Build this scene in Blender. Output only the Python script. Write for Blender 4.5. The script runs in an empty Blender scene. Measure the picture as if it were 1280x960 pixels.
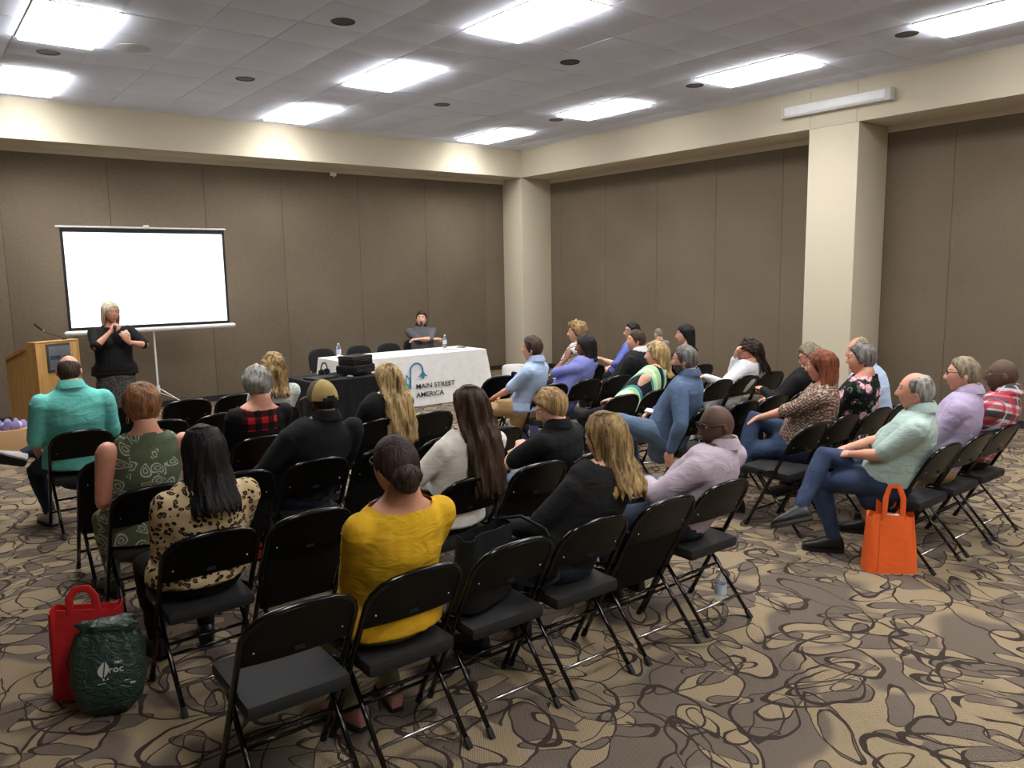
import bpy, bmesh, math, random
import numpy as np
from mathutils import Vector, Matrix
random.seed(7); rng = np.random.default_rng(7)
scn = bpy.context.scene
C = scn.collection

# ------------------------------------------------------------------ camera, world, exposure
cam_d = bpy.data.cameras.new('camera'); cam = bpy.data.objects.new('camera', cam_d); C.objects.link(cam)
R_, U_, F_ = (.78684, -.61692, -.01697), (.09978, .10004, .98997), (.60904, .78064, -.14027)
cam.matrix_world = Matrix(((R_[0], U_[0], -F_[0], -9.590), (R_[1], U_[1], -F_[1], -11.892),
                           (R_[2], U_[2], -F_[2], 1.92), (0, 0, 0, 1)))
cam_d.sensor_width = 36; cam_d.lens = 36 * 984.52 / 1280; cam_d.clip_start = .05
scn.camera = cam
w = bpy.data.worlds.new('world'); scn.world = w; w.use_nodes = True
w.node_tree.nodes['Background'].inputs[0].default_value = (.02, .02, .02, 1)
scn.view_settings.view_transform = 'Standard'; scn.view_settings.look = 'None'
scn.view_settings.gamma = 1; scn.view_settings.exposure = 1.22
LIGHT = 16.5          # radiance of the ceiling troffers

# ------------------------------------------------------------------ materials
MATS = {}
def srgb(c):
    if isinstance(c, (int, float)): c = (c, c, c)
    return tuple((x / 255 / 12.92) if x / 255 <= .04045 else ((x / 255 + .055) / 1.055) ** 2.4 for x in c)
class NT:
    def __init__(s, name):
        s.m = bpy.data.materials.new(name); s.m.use_nodes = True; s.t = s.m.node_tree
        s.b = s.t.nodes['Principled BSDF']
    def n(s, typ, ins=None, **kw):
        nd = s.t.nodes.new(typ)
        for k, v in kw.items(): setattr(nd, k, v)
        for k, v in (ins or {}).items(): s.set(nd, k, v)
        return nd
    def set(s, nd, k, v):
        sk = nd.inputs[k]
        if hasattr(v, 'is_linked') or isinstance(v, bpy.types.NodeSocket): s.t.links.new(v, sk)
        elif isinstance(v, tuple) and len(v) == 3 and sk.type == 'RGBA': sk.default_value = (*v, 1)
        else: sk.default_value = v
    def math(s, op, a, b=0.0, c=None):
        nd = s.t.nodes.new('ShaderNodeMath'); nd.operation = op
        s.set(nd, 0, a); s.set(nd, 1, b)
        if c is not None: s.set(nd, 2, c)
        return nd.outputs[0]
    def vmath(s, op, a, b=(0, 0, 0), out=0):
        nd = s.t.nodes.new('ShaderNodeVectorMath'); nd.operation = op
        s.set(nd, 0, a)
        if op == 'SCALE': s.set(nd, 'Scale', b)
        else: s.set(nd, 1, b)
        return nd.outputs['Value' if op in ('LENGTH', 'DOT_PRODUCT', 'DISTANCE') else 'Vector']
    def mix(s, f, a, b):
        nd = s.t.nodes.new('ShaderNodeMix'); nd.data_type = 'RGBA'
        s.set(nd, 0, f); s.set(nd, 6, a); s.set(nd, 7, b); return nd.outputs[2]
    def obj(s): return s.n('ShaderNodeTexCoord').outputs['Object']
    def noise(s, vec, scale, detail=2.0, rough=.5, dist=0.0):
        nd = s.n('ShaderNodeTexNoise', {'Vector': vec, 'Scale': scale, 'Detail': detail, 'Roughness': rough, 'Distortion': dist}); return nd
    def sep(s, v): return s.n('ShaderNodeSeparateXYZ', {0: v}).outputs
    def map(s, vec, scale=(1, 1, 1), rot=(0, 0, 0), loc=(0, 0, 0)):
        return s.n('ShaderNodeMapping', {'Vector': vec, 'Scale': scale, 'Rotation': rot, 'Location': loc}).outputs[0]
    def step(s, v, a, b):   # smooth 0..1 from a to b
        return s.n('ShaderNodeMapRange', {'Value': v, 'From Min': a, 'From Max': b}, interpolation_type='SMOOTHSTEP').outputs[0]
    def bump(s, h, strength=.3, dist=.01):
        nd = s.n('ShaderNodeBump', {'Height': h, 'Strength': strength, 'Distance': dist}); s.set(s.b, 'Normal', nd.outputs[0])
    def base(s, col, rough=.6, spec=.5, metal=0.0):
        s.set(s.b, 'Base Color', col); s.set(s.b, 'Roughness', rough); s.set(s.b, 'Specular IOR Level', spec); s.set(s.b, 'Metallic', metal)
        return s.m
def plain(name, col, rough=.5, spec=.5, metal=0.0, var=.06, scale=9):
    if name in MATS: return MATS[name]
    t = NT(name); c = srgb(col); nz = t.noise(t.obj(), scale, 3).outputs[0]
    t.base(t.mix(nz, tuple(x * (1 - var) for x in c), tuple(min(1, x * (1 + var)) for x in c)), rough, spec, metal)
    MATS[name] = t.m; return t.m
def emit(name, col, strength):
    t = NT(name); t.base((.8, .8, .8), .5); t.set(t.b, 'Emission Color', col); t.b.inputs['Emission Strength'].default_value = strength
    MATS[name] = t.m; return t.m
def cloth(name, col, pat=None, rough=.85, wr=.5, sheen=0.0):
    """woven fabric: colour (or pattern socket from pat(t)), weave and wrinkle relief"""
    if name in MATS: return MATS[name]
    t = NT(name); o = t.obj()
    c = srgb(col); nz = t.noise(o, 14, 3).outputs[0]
    base = t.mix(nz, tuple(x * .9 for x in c), tuple(min(1, x * 1.1) for x in c))
    if pat: base = pat(t, o, base)
    t.base(base, rough, .25)
    wv = t.noise(t.map(o, (1.0, 1.0, 2.2)), 9, 2, .45, 1.2).outputs[0]
    fine = t.noise(o, 260, 1).outputs[0]
    h = t.math('ADD', t.math('MULTIPLY', wv, wr), t.math('MULTIPLY', fine, .03))
    t.bump(h, .42, .03)
    MATS[name] = t.m; return t.m
def hairmat(name, c1, c2, wavy=.6, scale=1.0):
    if name in MATS: return MATS[name]
    t = NT(name); o = t.obj()
    st = t.noise(t.map(o, (60 * scale, 60 * scale, 5 * scale)), 1.0, 3, .6, wavy).outputs[0]
    big = t.noise(t.map(o, (11, 11, 3)), 1.0, 2).outputs[0]
    f = t.step(t.math('ADD', t.math('MULTIPLY', st, .65), t.math('MULTIPLY', big, .45)), .38, .72)
    t.base(t.mix(f, srgb(c1), srgb(c2)), .5, .25)
    t.bump(st, .8, .012); MATS[name] = t.m; return t.m

wall_fabric = None
def make_wall():
    t = NT('wall_fabric'); o = t.n('ShaderNodeNewGeometry').outputs['Position']
    weave = t.noise(t.map(o, (60, 60, 150)), 1.0, 2).outputs[0]
    big = t.noise(o, .7, 2).outputs[0]
    f = t.math('ADD', t.math('MULTIPLY', weave, .6), t.math('MULTIPLY', big, .4))
    t.base(t.mix(t.step(f, .3, .7), srgb((108, 97, 83)), srgb((130, 117, 101))), .95, .1); t.bump(weave, .3, .004); return t.m
def make_carpet():
    t = NT('carpet_swirls'); g = t.n('ShaderNodeNewGeometry').outputs['Position']
    pz = t.vmath('MULTIPLY', g, (1.25, 1.25, 0))
    wn = t.noise(pz, 3.0, 2).outputs[1]
    p = t.vmath('ADD', pz, t.vmath('SCALE', t.vmath('SUBTRACT', wn, (.5, .5, .5)), .16))
    line = 0.0; tone = t.noise(pz, 1.1, 1).outputs[0]; tone = t.step(tone, .47, .53)
    for i, (sc, w_, r1, asp) in enumerate([(1.6, .034, .95, 2.3), (2.1, .040, .90, 3.2), (2.0, .034, 1.05, 1.5), (2.8, .045, .85, 2.6), (1.3, .026, 1.0, 3.6)]):
        q = t.vmath('ADD', p, (3.7 * i + .3, 1.9 * i, 0))
        v = t.n('ShaderNodeTexVoronoi', {'Vector': q, 'Scale': sc, 'Randomness': 1.0}, voronoi_dimensions='2D')
        cl = t.sep(v.outputs['Color'])
        d = t.vmath('SCALE', t.vmath('SUBTRACT', q, v.outputs['Position']), sc)
        rot = t.n('ShaderNodeVectorRotate', {'Vector': d, 'Angle': t.math('MULTIPLY', cl[0], 6.283)}, rotation_type='Z_AXIS').outputs[0]
        s3 = t.vmath('MULTIPLY', rot, (2.1, 2.1 * asp, 0))
        ln = t.vmath('LENGTH', s3)
        x0 = t.sep(rot)
        rad = t.math('MULTIPLY', r1, t.math('ADD', .8, t.math('MULTIPLY', cl[1], .4)))
        dd = t.math('ABSOLUTE', t.math('SUBTRACT', ln, rad))
        wv = t.math('MULTIPLY', w_ * 1.5, t.math('ADD', 1.0, t.math('MULTIPLY', x0[0], 1.1)))
        l = t.math('LESS_THAN', dd, wv)
        line = l if i == 0 else t.math('MAXIMUM', line, l)
        inside = t.math('MULTIPLY', t.math('LESS_THAN', ln, rad), t.math('GREATER_THAN', cl[2], .45))
        tone = t.math('ABSOLUTE', t.math('SUBTRACT', tone, inside))
    weave = t.n('ShaderNodeTexWave', {'Vector': t.map(g, (1, 1, 0), (0, 0, .6)), 'Scale': 34.0, 'Distortion': 1.5, 'Detail': 1.0, 'Detail Scale': 3.0}).outputs[1]
    grain = t.noise(pz, 190, 2).outputs[0]
    col = t.mix(tone, srgb((160, 142, 116)), srgb((116, 104, 94)))
    col = t.mix(line, col, srgb((66, 57, 52)))
    k = t.math('ADD', .62, t.math('ADD', t.math('MULTIPLY', weave, .34), t.math('MULTIPLY', grain, .40)))
    col = t.vmath('SCALE', col, t.math('MULTIPLY', k, .78))
    t.base(col, .95, .08); t.bump(t.math('ADD', weave, grain), .35, .006); return t.m

M_wall = make_wall(); M_carpet = make_carpet()
M_cream = plain('cream_paint', (214, 205, 184), .75, .2, var=.02)
M_ceil = None
def make_tile():
    t = NT('ceiling_tile_board'); o = t.n('ShaderNodeNewGeometry').outputs['Position']
    a = t.noise(o, 70, 3).outputs[0]; b = t.noise(o, 1.3, 2).outputs[0]
    t.base(t.mix(t.math('ADD', t.math('MULTIPLY', a, .5), t.math('MULTIPLY', b, .5)), srgb((216, 222, 240)), srgb((230, 236, 252))), .95, .1); t.bump(a, .2, .003); return t.m
M_ceil = make_tile()
M_grid = plain('white_ceiling_grid', (226, 226, 228), .5)
def troffer():
    # prismatic lens: throws most of its light straight down
    t = NT('troffer_lens'); t.base((.8, .8, .8), .5); g = t.n('ShaderNodeNewGeometry').outputs
    c = t.math('MAXIMUM', t.vmath('DOT_PRODUCT', g['Incoming'], g['Normal']), 0.0)
    t.set(t.b, 'Emission Color', (1.0, .985, .955)); t.set(t.b, 'Emission Strength', t.math('MULTIPLY', LIGHT, t.math('ADD', .10, t.math('MULTIPLY', t.math('POWER', c, 1.7), .90)))); return t.m
M_light = troffer()
M_black = plain('black_gloss_enamel', (5, 5, 5), .18, .5, var=.1)
M_blackback = plain('black_back_panel', (4, 4, 4), .32, .22, var=.1)
M_pad = cloth('charcoal_seat_vinyl', (38, 38, 39), rough=.6, wr=.15)
M_padup = cloth('black_seat_underside', (12, 12, 13), rough=.8, wr=.1)
M_chrome = plain('steel', (190, 190, 192), .25, .5, 1.0)
M_rubber = plain('black_rubber', (18, 18, 18), .7)
M_white = plain('white_enamel', (225, 225, 225), .35)
M_dark = plain('matte_black_plastic', (17, 17, 18), .5)
M_grey = plain('grey_plastic', (90, 90, 92), .5)
M_paper = plain('white_paper', (232, 232, 230), .8, .2, var=.02)

# ------------------------------------------------------------------ geometry helpers
class G:
    def __init__(s): s.v = []; s.f = []; s.m = []
    def add(s, v, f, m=0):
        o = len(s.v); s.v.extend([tuple(map(float, q)) for q in v]); s.f.extend([tuple(int(i) + o for i in q) for q in f]); s.m.extend([m] * len(f)); return s
    def box(s, x0, x1, y0, y1, z0, z1, m=0, R=None, c=(0, 0, 0)):
        v = np.array([(x, y, z) for z in (z0, z1) for y in (y0, y1) for x in (x0, x1)], float)
        if R is not None: v = v @ np.array(R).T
        v = v + np.array(c)
        return s.add(v, [(0, 2, 3, 1), (4, 5, 7, 6), (0, 1, 5, 4), (2, 6, 7, 3), (0, 4, 6, 2), (1, 3, 7, 5)], m)
    def rbox(s, x0, x1, y0, y1, z0, z1, r=.01, m=0, R=None, c=(0, 0, 0)):
        bm = bmesh.new(); bmesh.ops.create_cube(bm, size=1)
        for q in bm.verts: q.co = Vector(((x0 + x1) / 2 + q.co.x * (x1 - x0), (y0 + y1) / 2 + q.co.y * (y1 - y0), (z0 + z1) / 2 + q.co.z * (z1 - z0)))
        bmesh.ops.bevel(bm, geom=bm.edges[:], offset=r, segments=2, affect='EDGES', profile=.6)
        v = np.array([q.co[:] for q in bm.verts]); f = [[q.index for q in p.verts] for p in bm.faces]; bm.free()
        if R is not None: v = v @ np.array(R).T
        return s.add(v + np.array(c), f, m)
    def rings(s, rings, cap=True, m=0, closed=True):
        n = len(rings[0]); V = [p for r in rings for p in r]; F = []
        for i in range(len(rings) - 1):
            for j in range(n if closed else n - 1):
                k = (j + 1) % n; F.append((i * n + j, i * n + k, (i + 1) * n + k, (i + 1) * n + j))
        if cap:
            a = len(V); V = V + [np.mean(rings[0], 0), np.mean(rings[-1], 0)]
            b = (len(rings) - 1) * n
            for j in range(n):
                k = (j + 1) % n; F += [(k, j, a), (b + j, b + k, a + 1)]
        return s.add(V, F, m)
    def tube(s, pts, rad, n=10, lat=None, m=0, cap=True, dome=False):
        pts = [np.array(p, float) for p in pts]; N = len(pts)
        rad = [rad] * N if np.isscalar(rad) or isinstance(rad, tuple) else list(rad)
        rad = [(r, r) if np.isscalar(r) else r for r in rad]
        tan = [pts[min(i + 1, N - 1)] - pts[max(i - 1, 0)] for i in range(N)]
        tan = [q / (np.linalg.norm(q) + 1e-9) for q in tan]
        if dome:
            a, b = rad[0], rad[-1]; ra, rb = max(a), max(b)
            pre = [(pts[0] - tan[0] * ra * k, (a[0] * q, a[1] * q)) for k, q in ((.95, .35), (.7, .72))]
            post = [(pts[-1] + tan[-1] * rb * k, (b[0] * q, b[1] * q)) for k, q in ((.7, .72), (.95, .35))]
            pts = [q[0] for q in pre] + pts + [q[0] for q in post]; rad = [q[1] for q in pre] + rad + [q[1] for q in post]
            tan = [tan[0]] * 2 + tan + [tan[-1]] * 2; N += 4
        x = None; R = []
        for i in range(N):
            tt = tan[i]
            if lat is not None: x = np.array(lat, float)
            elif x is None: x = np.cross(tt, (0, 0, 1)) if abs(tt[2]) < .9 else np.cross(tt, (0, 1, 0))
            x = x - tt * (x @ tt); x = x / (np.linalg.norm(x) + 1e-9); y = np.cross(tt, x)
            an = np.arange(n) * 2 * np.pi / n
            R.append([pts[i] + x * rad[i][0] * math.cos(q) + y * rad[i][1] * math.sin(q) for q in an])
        return s.rings(R, cap, m)
    def ell(s, c, r, R=None, nu=14, nv=9, m=0):
        R = np.eye(3) if R is None else np.array(R); c = np.array(c, float); rr = []
        for i in range(1, nv):
            th = np.pi * i / nv - np.pi / 2
            rr.append([c + R @ np.array((r[0] * math.cos(th) * math.cos(a), r[1] * math.cos(th) * math.sin(a), r[2] * math.sin(th))) for a in np.arange(nu) * 2 * np.pi / nu])
        s.rings(rr, False, m)
        o = len(s.v); s.v += [tuple(c - R @ np.array((0, 0, r[2]))), tuple(c + R @ np.array((0, 0, r[2])))]
        b = o - len(rr) * nu
        for j in range(nu):
            k = (j + 1) % nu; s.f += [(b + k, b + j, o), (b + (nv - 2) * nu + j, b + (nv - 2) * nu + k, o + 1)]; s.m += [m, m]
        return s
    def lathe(s, prof, c=(0, 0, 0), n=24, m=0, cap=True):
        c = np.array(c, float)
        return s.rings([[c + np.array((r * math.cos(a), r * math.sin(a), z)) for a in np.arange(n) * 2 * np.pi / n] for r, z in prof], cap, m)
    def prism(s, poly, d, origin, X, Y, m=0):
        X = np.array(X, float); Y = np.array(Y, float); Z = np.cross(X, Y); o = np.array(origin, float); n = len(poly)
        V = [o + X * a + Y * b for a, b in poly] + [o + X * a + Y * b + Z * d for a, b in poly]
        F = [tuple(range(n))[::-1], tuple(range(n, 2 * n))] + [(i, (i + 1) % n, n + (i + 1) % n, n + i) for i in range(n)]
        return s.add(V, F, m)
    def mesh(s, name, mats, smooth=True):
        me = bpy.data.meshes.new(name); me.from_pydata(s.v, [], s.f)
        for q in (mats if isinstance(mats, (list, tuple)) else [mats]): me.materials.append(q)
        me.polygons.foreach_set('material_index', s.m)
        if smooth: me.shade_smooth() if hasattr(me, 'shade_smooth') else me.polygons.foreach_set('use_smooth', [True] * len(s.f))
        me.update(); return me
def sharp(me, ang=40):
    bm = bmesh.new(); bm.from_mesh(me); bmesh.ops.recalc_face_normals(bm, faces=bm.faces[:])
    for e in bm.edges:
        e.smooth = not (len(e.link_faces) == 2 and e.calc_face_angle(0) > math.radians(ang))
    bm.to_mesh(me); bm.free(); return me
def link(name, me, parent=None, label=None):
    o = bpy.data.objects.new(name, me); C.objects.link(o)
    if parent is not None: o.parent = parent
    if label: o['label'] = label
    return o
def part(name, g, mat, parent=None, ang=40, label=None):
    me = sharp(g.mesh(name, mat), ang) if ang else g.mesh(name, mat)
    return link(name, me, parent, label)
def tag(o, label, cat, group=None):
    o['label'] = label; o['category'] = cat
    if group: o['group'] = group
    return o
def thing(name, label, cat, loc=(0, 0, 0), rz=0, group=None):
    o = bpy.data.objects.new(name, None); C.objects.link(o); o.location = loc; o.rotation_euler = (0, 0, rz); o.empty_display_size = .1
    return tag(o, label, cat, group)
def struct(name, g, mat, parent=None, ang=30):
    o = part(name, g, mat, parent, ang); o['kind'] = 'structure'; return o
def dup(root, loc, rz, label, group=None):
    r = root.copy(); C.objects.link(r); r.location = loc; r.rotation_euler = (0, 0, rz); r['label'] = label
    if group: r['group'] = group
    for ch in list(root.children):
        c = ch.copy(); C.objects.link(c); c.parent = r
        for g2 in ch.children:
            d = g2.copy(); C.objects.link(d); d.parent = c
    return r
def text_mesh(body, size, mat, depth=.001, align='LEFT', bold=0.0, shear=0.0):
    cu = bpy.data.curves.new('lettering', 'FONT'); cu.body = body; cu.size = size; cu.extrude = depth; cu.align_x = align; cu.offset = bold; cu.shear = shear; cu.resolution_u = 3
    o = bpy.data.objects.new('lettering', cu); C.objects.link(o)
    me = bpy.data.meshes.new_from_object(o.evaluated_get(bpy.context.evaluated_depsgraph_get()))
    bpy.data.objects.remove(o); me.materials.clear(); me.materials.append(mat); return me
def rotz(a): c, s = math.cos(a), math.sin(a); return np.array(((c, -s, 0), (s, c, 0), (0, 0, 1)))
def rotx(a): c, s = math.cos(a), math.sin(a); return np.array(((1, 0, 0), (0, c, -s), (0, s, c)))
def roty(a): c, s = math.cos(a), math.sin(a); return np.array(((c, 0, s), (0, 1, 0), (-s, 0, c)))

# ------------------------------------------------------------------ the room
HC, HS, D, D2, HR = 4.195, 3.69, .589, .719, 3.6155
XL, YB = -13.2, -15.0
struct('floor', G().box(XL, D2, YB, D, -.1, 0), M_carpet)
ceil_o = struct('ceiling', G().box(XL - .1, D2 + .1, YB - .1, D + .1, HC + .03, HC + .12), plain('plenum_board', (150, 150, 152), .9))
wb = struct('wall_back', G().box(XL, D2 + .1, D + .012, D + .1, 0, HC + .03), plain('wall_core', (70, 62, 54), .9))
wr_ = struct('wall_right', G().box(D2 + .012, D2 + .1, YB, D + .1, 0, HC + .03), MATS['wall_core'])
wl = struct('wall_left', G().box(XL - .1, XL, YB, D + .1, 0, HC + .03), M_wall)
wf = struct('wall_front', G().box(XL, D2 + .1, YB - .1, YB, 0, HC + .03), M_wall)
def panel_run(parent, xs, back):
    for a, b in zip(xs[:-1], xs[1:]):
        g = G()
        if back: g.rbox(a + .0025, b - .0025, D, D + .012, .09, HR, .003)
        else: g.rbox(D2, D2 + .012, a + .0025, b - .0025, .09, HR, .003)
        part('wall_panel', g, M_wall, parent)
panel_run(wb, [XL, -12.3, -11.0, -9.66, -8.35, -7.03, -5.71, -4.49, -3.13, -1.79, -.46, 0.0], True)
panel_run(wr_, sorted([0.0, -.3, -1.51, -2.73, -3.95, -5.13, -5.96, -6.64, -7.48, -8.7, -9.92, -11.1, -12.4, -13.7, YB]), False)
M_base = plain('dark_base', (34, 30, 28), .7)
struct('baseboard_back', G().box(XL, 0, D - .008, D + .01, 0, .09), M_base)
struct('baseboard_right', G().box(D2 - .008, D2 + .01, YB, 0, 0, .09), M_base)
# soffit beams with their headers (trim), seams near the column
struct('trim_1', G().box(XL, D2, 0, D + .012, HS, HC + .03), M_cream)
t2 = G()
for a, b in ((YB, -6.605), (-6.601, -5.972), (-5.968, 0)): t2.rbox(0, D2 + .012, a, b, HS, HC + .03, .002)
struct('trim_2', t2, M_cream)
struct('trim_3', G().box(XL, 0, D - .03, D + .012, HR, HS), M_cream)
struct('trim_4', G().box(D2 - .03, D2 + .012, YB, 0, HR, HS), M_cream)
# columns
def column(name, x0, x1, y0, y1):
    g = G().rbox(x0, x1, y0, y1, 0, HS, .012); g.box(x0 - .004, x1, y0 - .004, y1, 0, .10, 1)
    return struct(name, g, [M_cream, M_base])
column('trim_5', 0, D2 + .01, 0, D + .01)
column('trim_6', 0, D2 + .01, -6.64, -5.962)
g = G().box(-.03, -.02, -6.0, -5.99, 0, 0)
# ceiling grid, tiles and fixtures
PX_, PY_ = .672, .6425
X0, Y0 = -4.76 + PX_ / 2, -3.55 + PY_
TX, TY = [-11.46, -8.10, -4.76, -1.36], [-.98, -3.55, -6.12, -8.69, -11.26, -13.83]
fix = {(x, y) for x in TX for y in TY}
gx = [X0 + PX_ * i for i in range(-13, 7)]; gy = [Y0 + PY_ * j for j in range(-20, 5)]
gx = [x for x in gx if x < -.05] ; gy = [y for y in gy if y < -.05]
tile_cache = {}; far = G(); grid = G(); cnt = 0
xe = [XL] + [x for x in gx if x > XL + .05] + [0.0]; ye = [YB] + [y for y in gy if y > YB + .05] + [0.0]
for i, (a, b) in enumerate(zip(xe[:-1], xe[1:])):
    for j, (c, d) in enumerate(zip(ye[:-1], ye[1:])):
        cx_, cy_ = (a + b) / 2, (c + d) / 2
        if any(abs(cx_ - x) < .3 and abs(cy_ - y) < .62 for x, y in fix): continue
        wx, wy = round(b - a, 3), round(d - c, 3)
        if cx_ > -10.0 and cy_ > -9.7 and cnt < 300:
            k = (wx, wy)
            if k not in tile_cache:
                tile_cache[k] = sharp(G().rbox(-wx / 2 + .005, wx / 2 - .005, -wy / 2 + .005, wy / 2 - .005, 0, .02, .003).mesh('ceiling_tile', M_ceil))
            o = link('ceiling_tile', tile_cache[k], ceil_o); cnt += 1
            o.location = (cx_, cy_, HC + rng.uniform(-.0015, .0015)); o.rotation_euler = (rng.normal(0, .0022), rng.normal(0, .0022), 0)
        else: far.box(a + .005, b - .005, c + .005, d - .005, HC, HC + .02)
for x in gx: grid.box(x - .011, x + .011, YB, 0, HC + .004, HC + .03)
for y in gy: grid.box(XL, 0, y - .011, y + .011, HC + .0045, HC + .03)
grid.box(-.02, 0, YB, 0, HC - .004, HC + .004); grid.box(XL, 0, -.02, 0, HC - .004, HC + .004)
o = part('far_ceiling_tiles', far, M_ceil, ceil_o); o['kind'] = 'stuff'
part('ceiling_grid', grid, M_grid, ceil_o)
# troffers
fr = G()
for a in (((-.336, .336), (.625, .643)), ((-.336, .336), (-.643, -.625)), ((-.336, -.318), (-.643, .643)), ((.318, .336), (-.643, .643))): fr.rbox(a[0][0], a[0][1], a[1][0], a[1][1], -.006, .06, .003)
df = G().rbox(-.318, .318, -.625, .625, -.034, .012, .012)  # lens dropped below the tiles so its glowing sides brighten the ceiling
colw = {-8.10: 'left', -4.76: 'middle', -1.36: 'right', -11.46: 'far left'}; roww = {-.98: 'beside the screen wall', -3.55: 'one row out from the screen wall', -6.12: 'two rows out from the screen wall', -8.69: 'three rows out from the screen wall', -11.26: 'four rows out from the screen wall', -13.83: 'five rows out from the screen wall'}
proto = None
for x in TX[1:]:
    for y in TY:
        if abs(y + 8.69) < .1 and x < -6: continue
        lab = f'lit ceiling light, {colw[x]} column, {roww[y]}'
        if proto is None:
            proto = thing('ceiling_light', lab, 'ceiling light', (x, y, HC), 0, 'lit ceiling lights')
            part('frame', fr, M_grid, proto); part('diffuser', df, M_light, proto)
        else: dup(proto, (x, y, HC), 0, lab)
# recessed downlights (off)
dl = thing('recessed_downlight', 'dark round downlight above the right end of the screen, closest to it', 'downlight', (-6.11, -2.50, HC), 0, 'dark recessed downlights')
part('trim_ring', G().lathe([(.085, .03), (.085, -.004), (.105, -.006), (.112, 0), (.112, .012), (.085, .03)], n=28, cap=False), plain('dark_ring', (40, 40, 44), .5), dl)
part('reflector', G().lathe([(.086, -.002), (.06, .024), (.03, .027)], n=28), plain('dark_reflector', (30, 30, 33), .35), dl)
for x, y, l in [(-8.1, -2.48, 'dark round downlight between the two lights at the far left'), (-6.12, -5.05, 'dark round downlight nearest the top edge, left of the middle lights'),
                (-3.44, -2.57, 'small dark round downlight above the panel table, between the back-wall lights'), (-3.47, -5.18, 'dark round downlight between the middle and right columns of lights'),
                (-1.41, -2.60, 'dark round downlight in the right column, nearest the corner column'), (-1.42, -5.24, 'dark round downlight in the right column, second from the corner'),
                (-1.40, -7.86, 'dark round downlight in the right column, above the orange tote side')]: dup(dl, (x, y, HC), 0, l)
sp = thing('ceiling_speaker', 'round white ceiling speaker flush in the tiles near the left lights', 'speaker', (-7.45, -3.11, HC - .003))
part('grille', G().lathe([(.0, -.004), (.15, -.004), (.165, 0), (.165, .006)], n=32, cap=False), plain('speaker_white', (196, 196, 202), .8), sp)
# linear wall light on the right soffit
wl_ = thing('wall_light', 'long white linear light fixture on the beam above the right column', 'wall light', (0, -6.33, 3.94))
part('housing', G().rbox(-.09, 0, -.70, .70, -.07, .065, .006), plain('fixture_white', (214, 214, 214), .4), wl_)
part('lens', G().rbox(-.097, -.088, -.66, .68, -.045, .06, .004), plain('frosted_lens', (240, 242, 246), .3), wl_)
part('end_cap', G().rbox(-.102, 0, -.735, -.69, -.075, .07, .004), MATS['fixture_white'], wl_)
part('end_cap', G().rbox(-.102, 0, .69, .72, -.075, .07, .004), MATS['fixture_white'], wl_)
cl = G().rbox(-.05, .05, -.05, 0, -.03, .03, .006); cl.tube([(0, -.03, -.02), (0, -.06, -.05)], .012)
tag(part('wall_bracket', cl, M_white), 'small white bracket at the top of the dark back wall', 'bracket').location = (-3.6, D - .03, 3.59)

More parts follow.
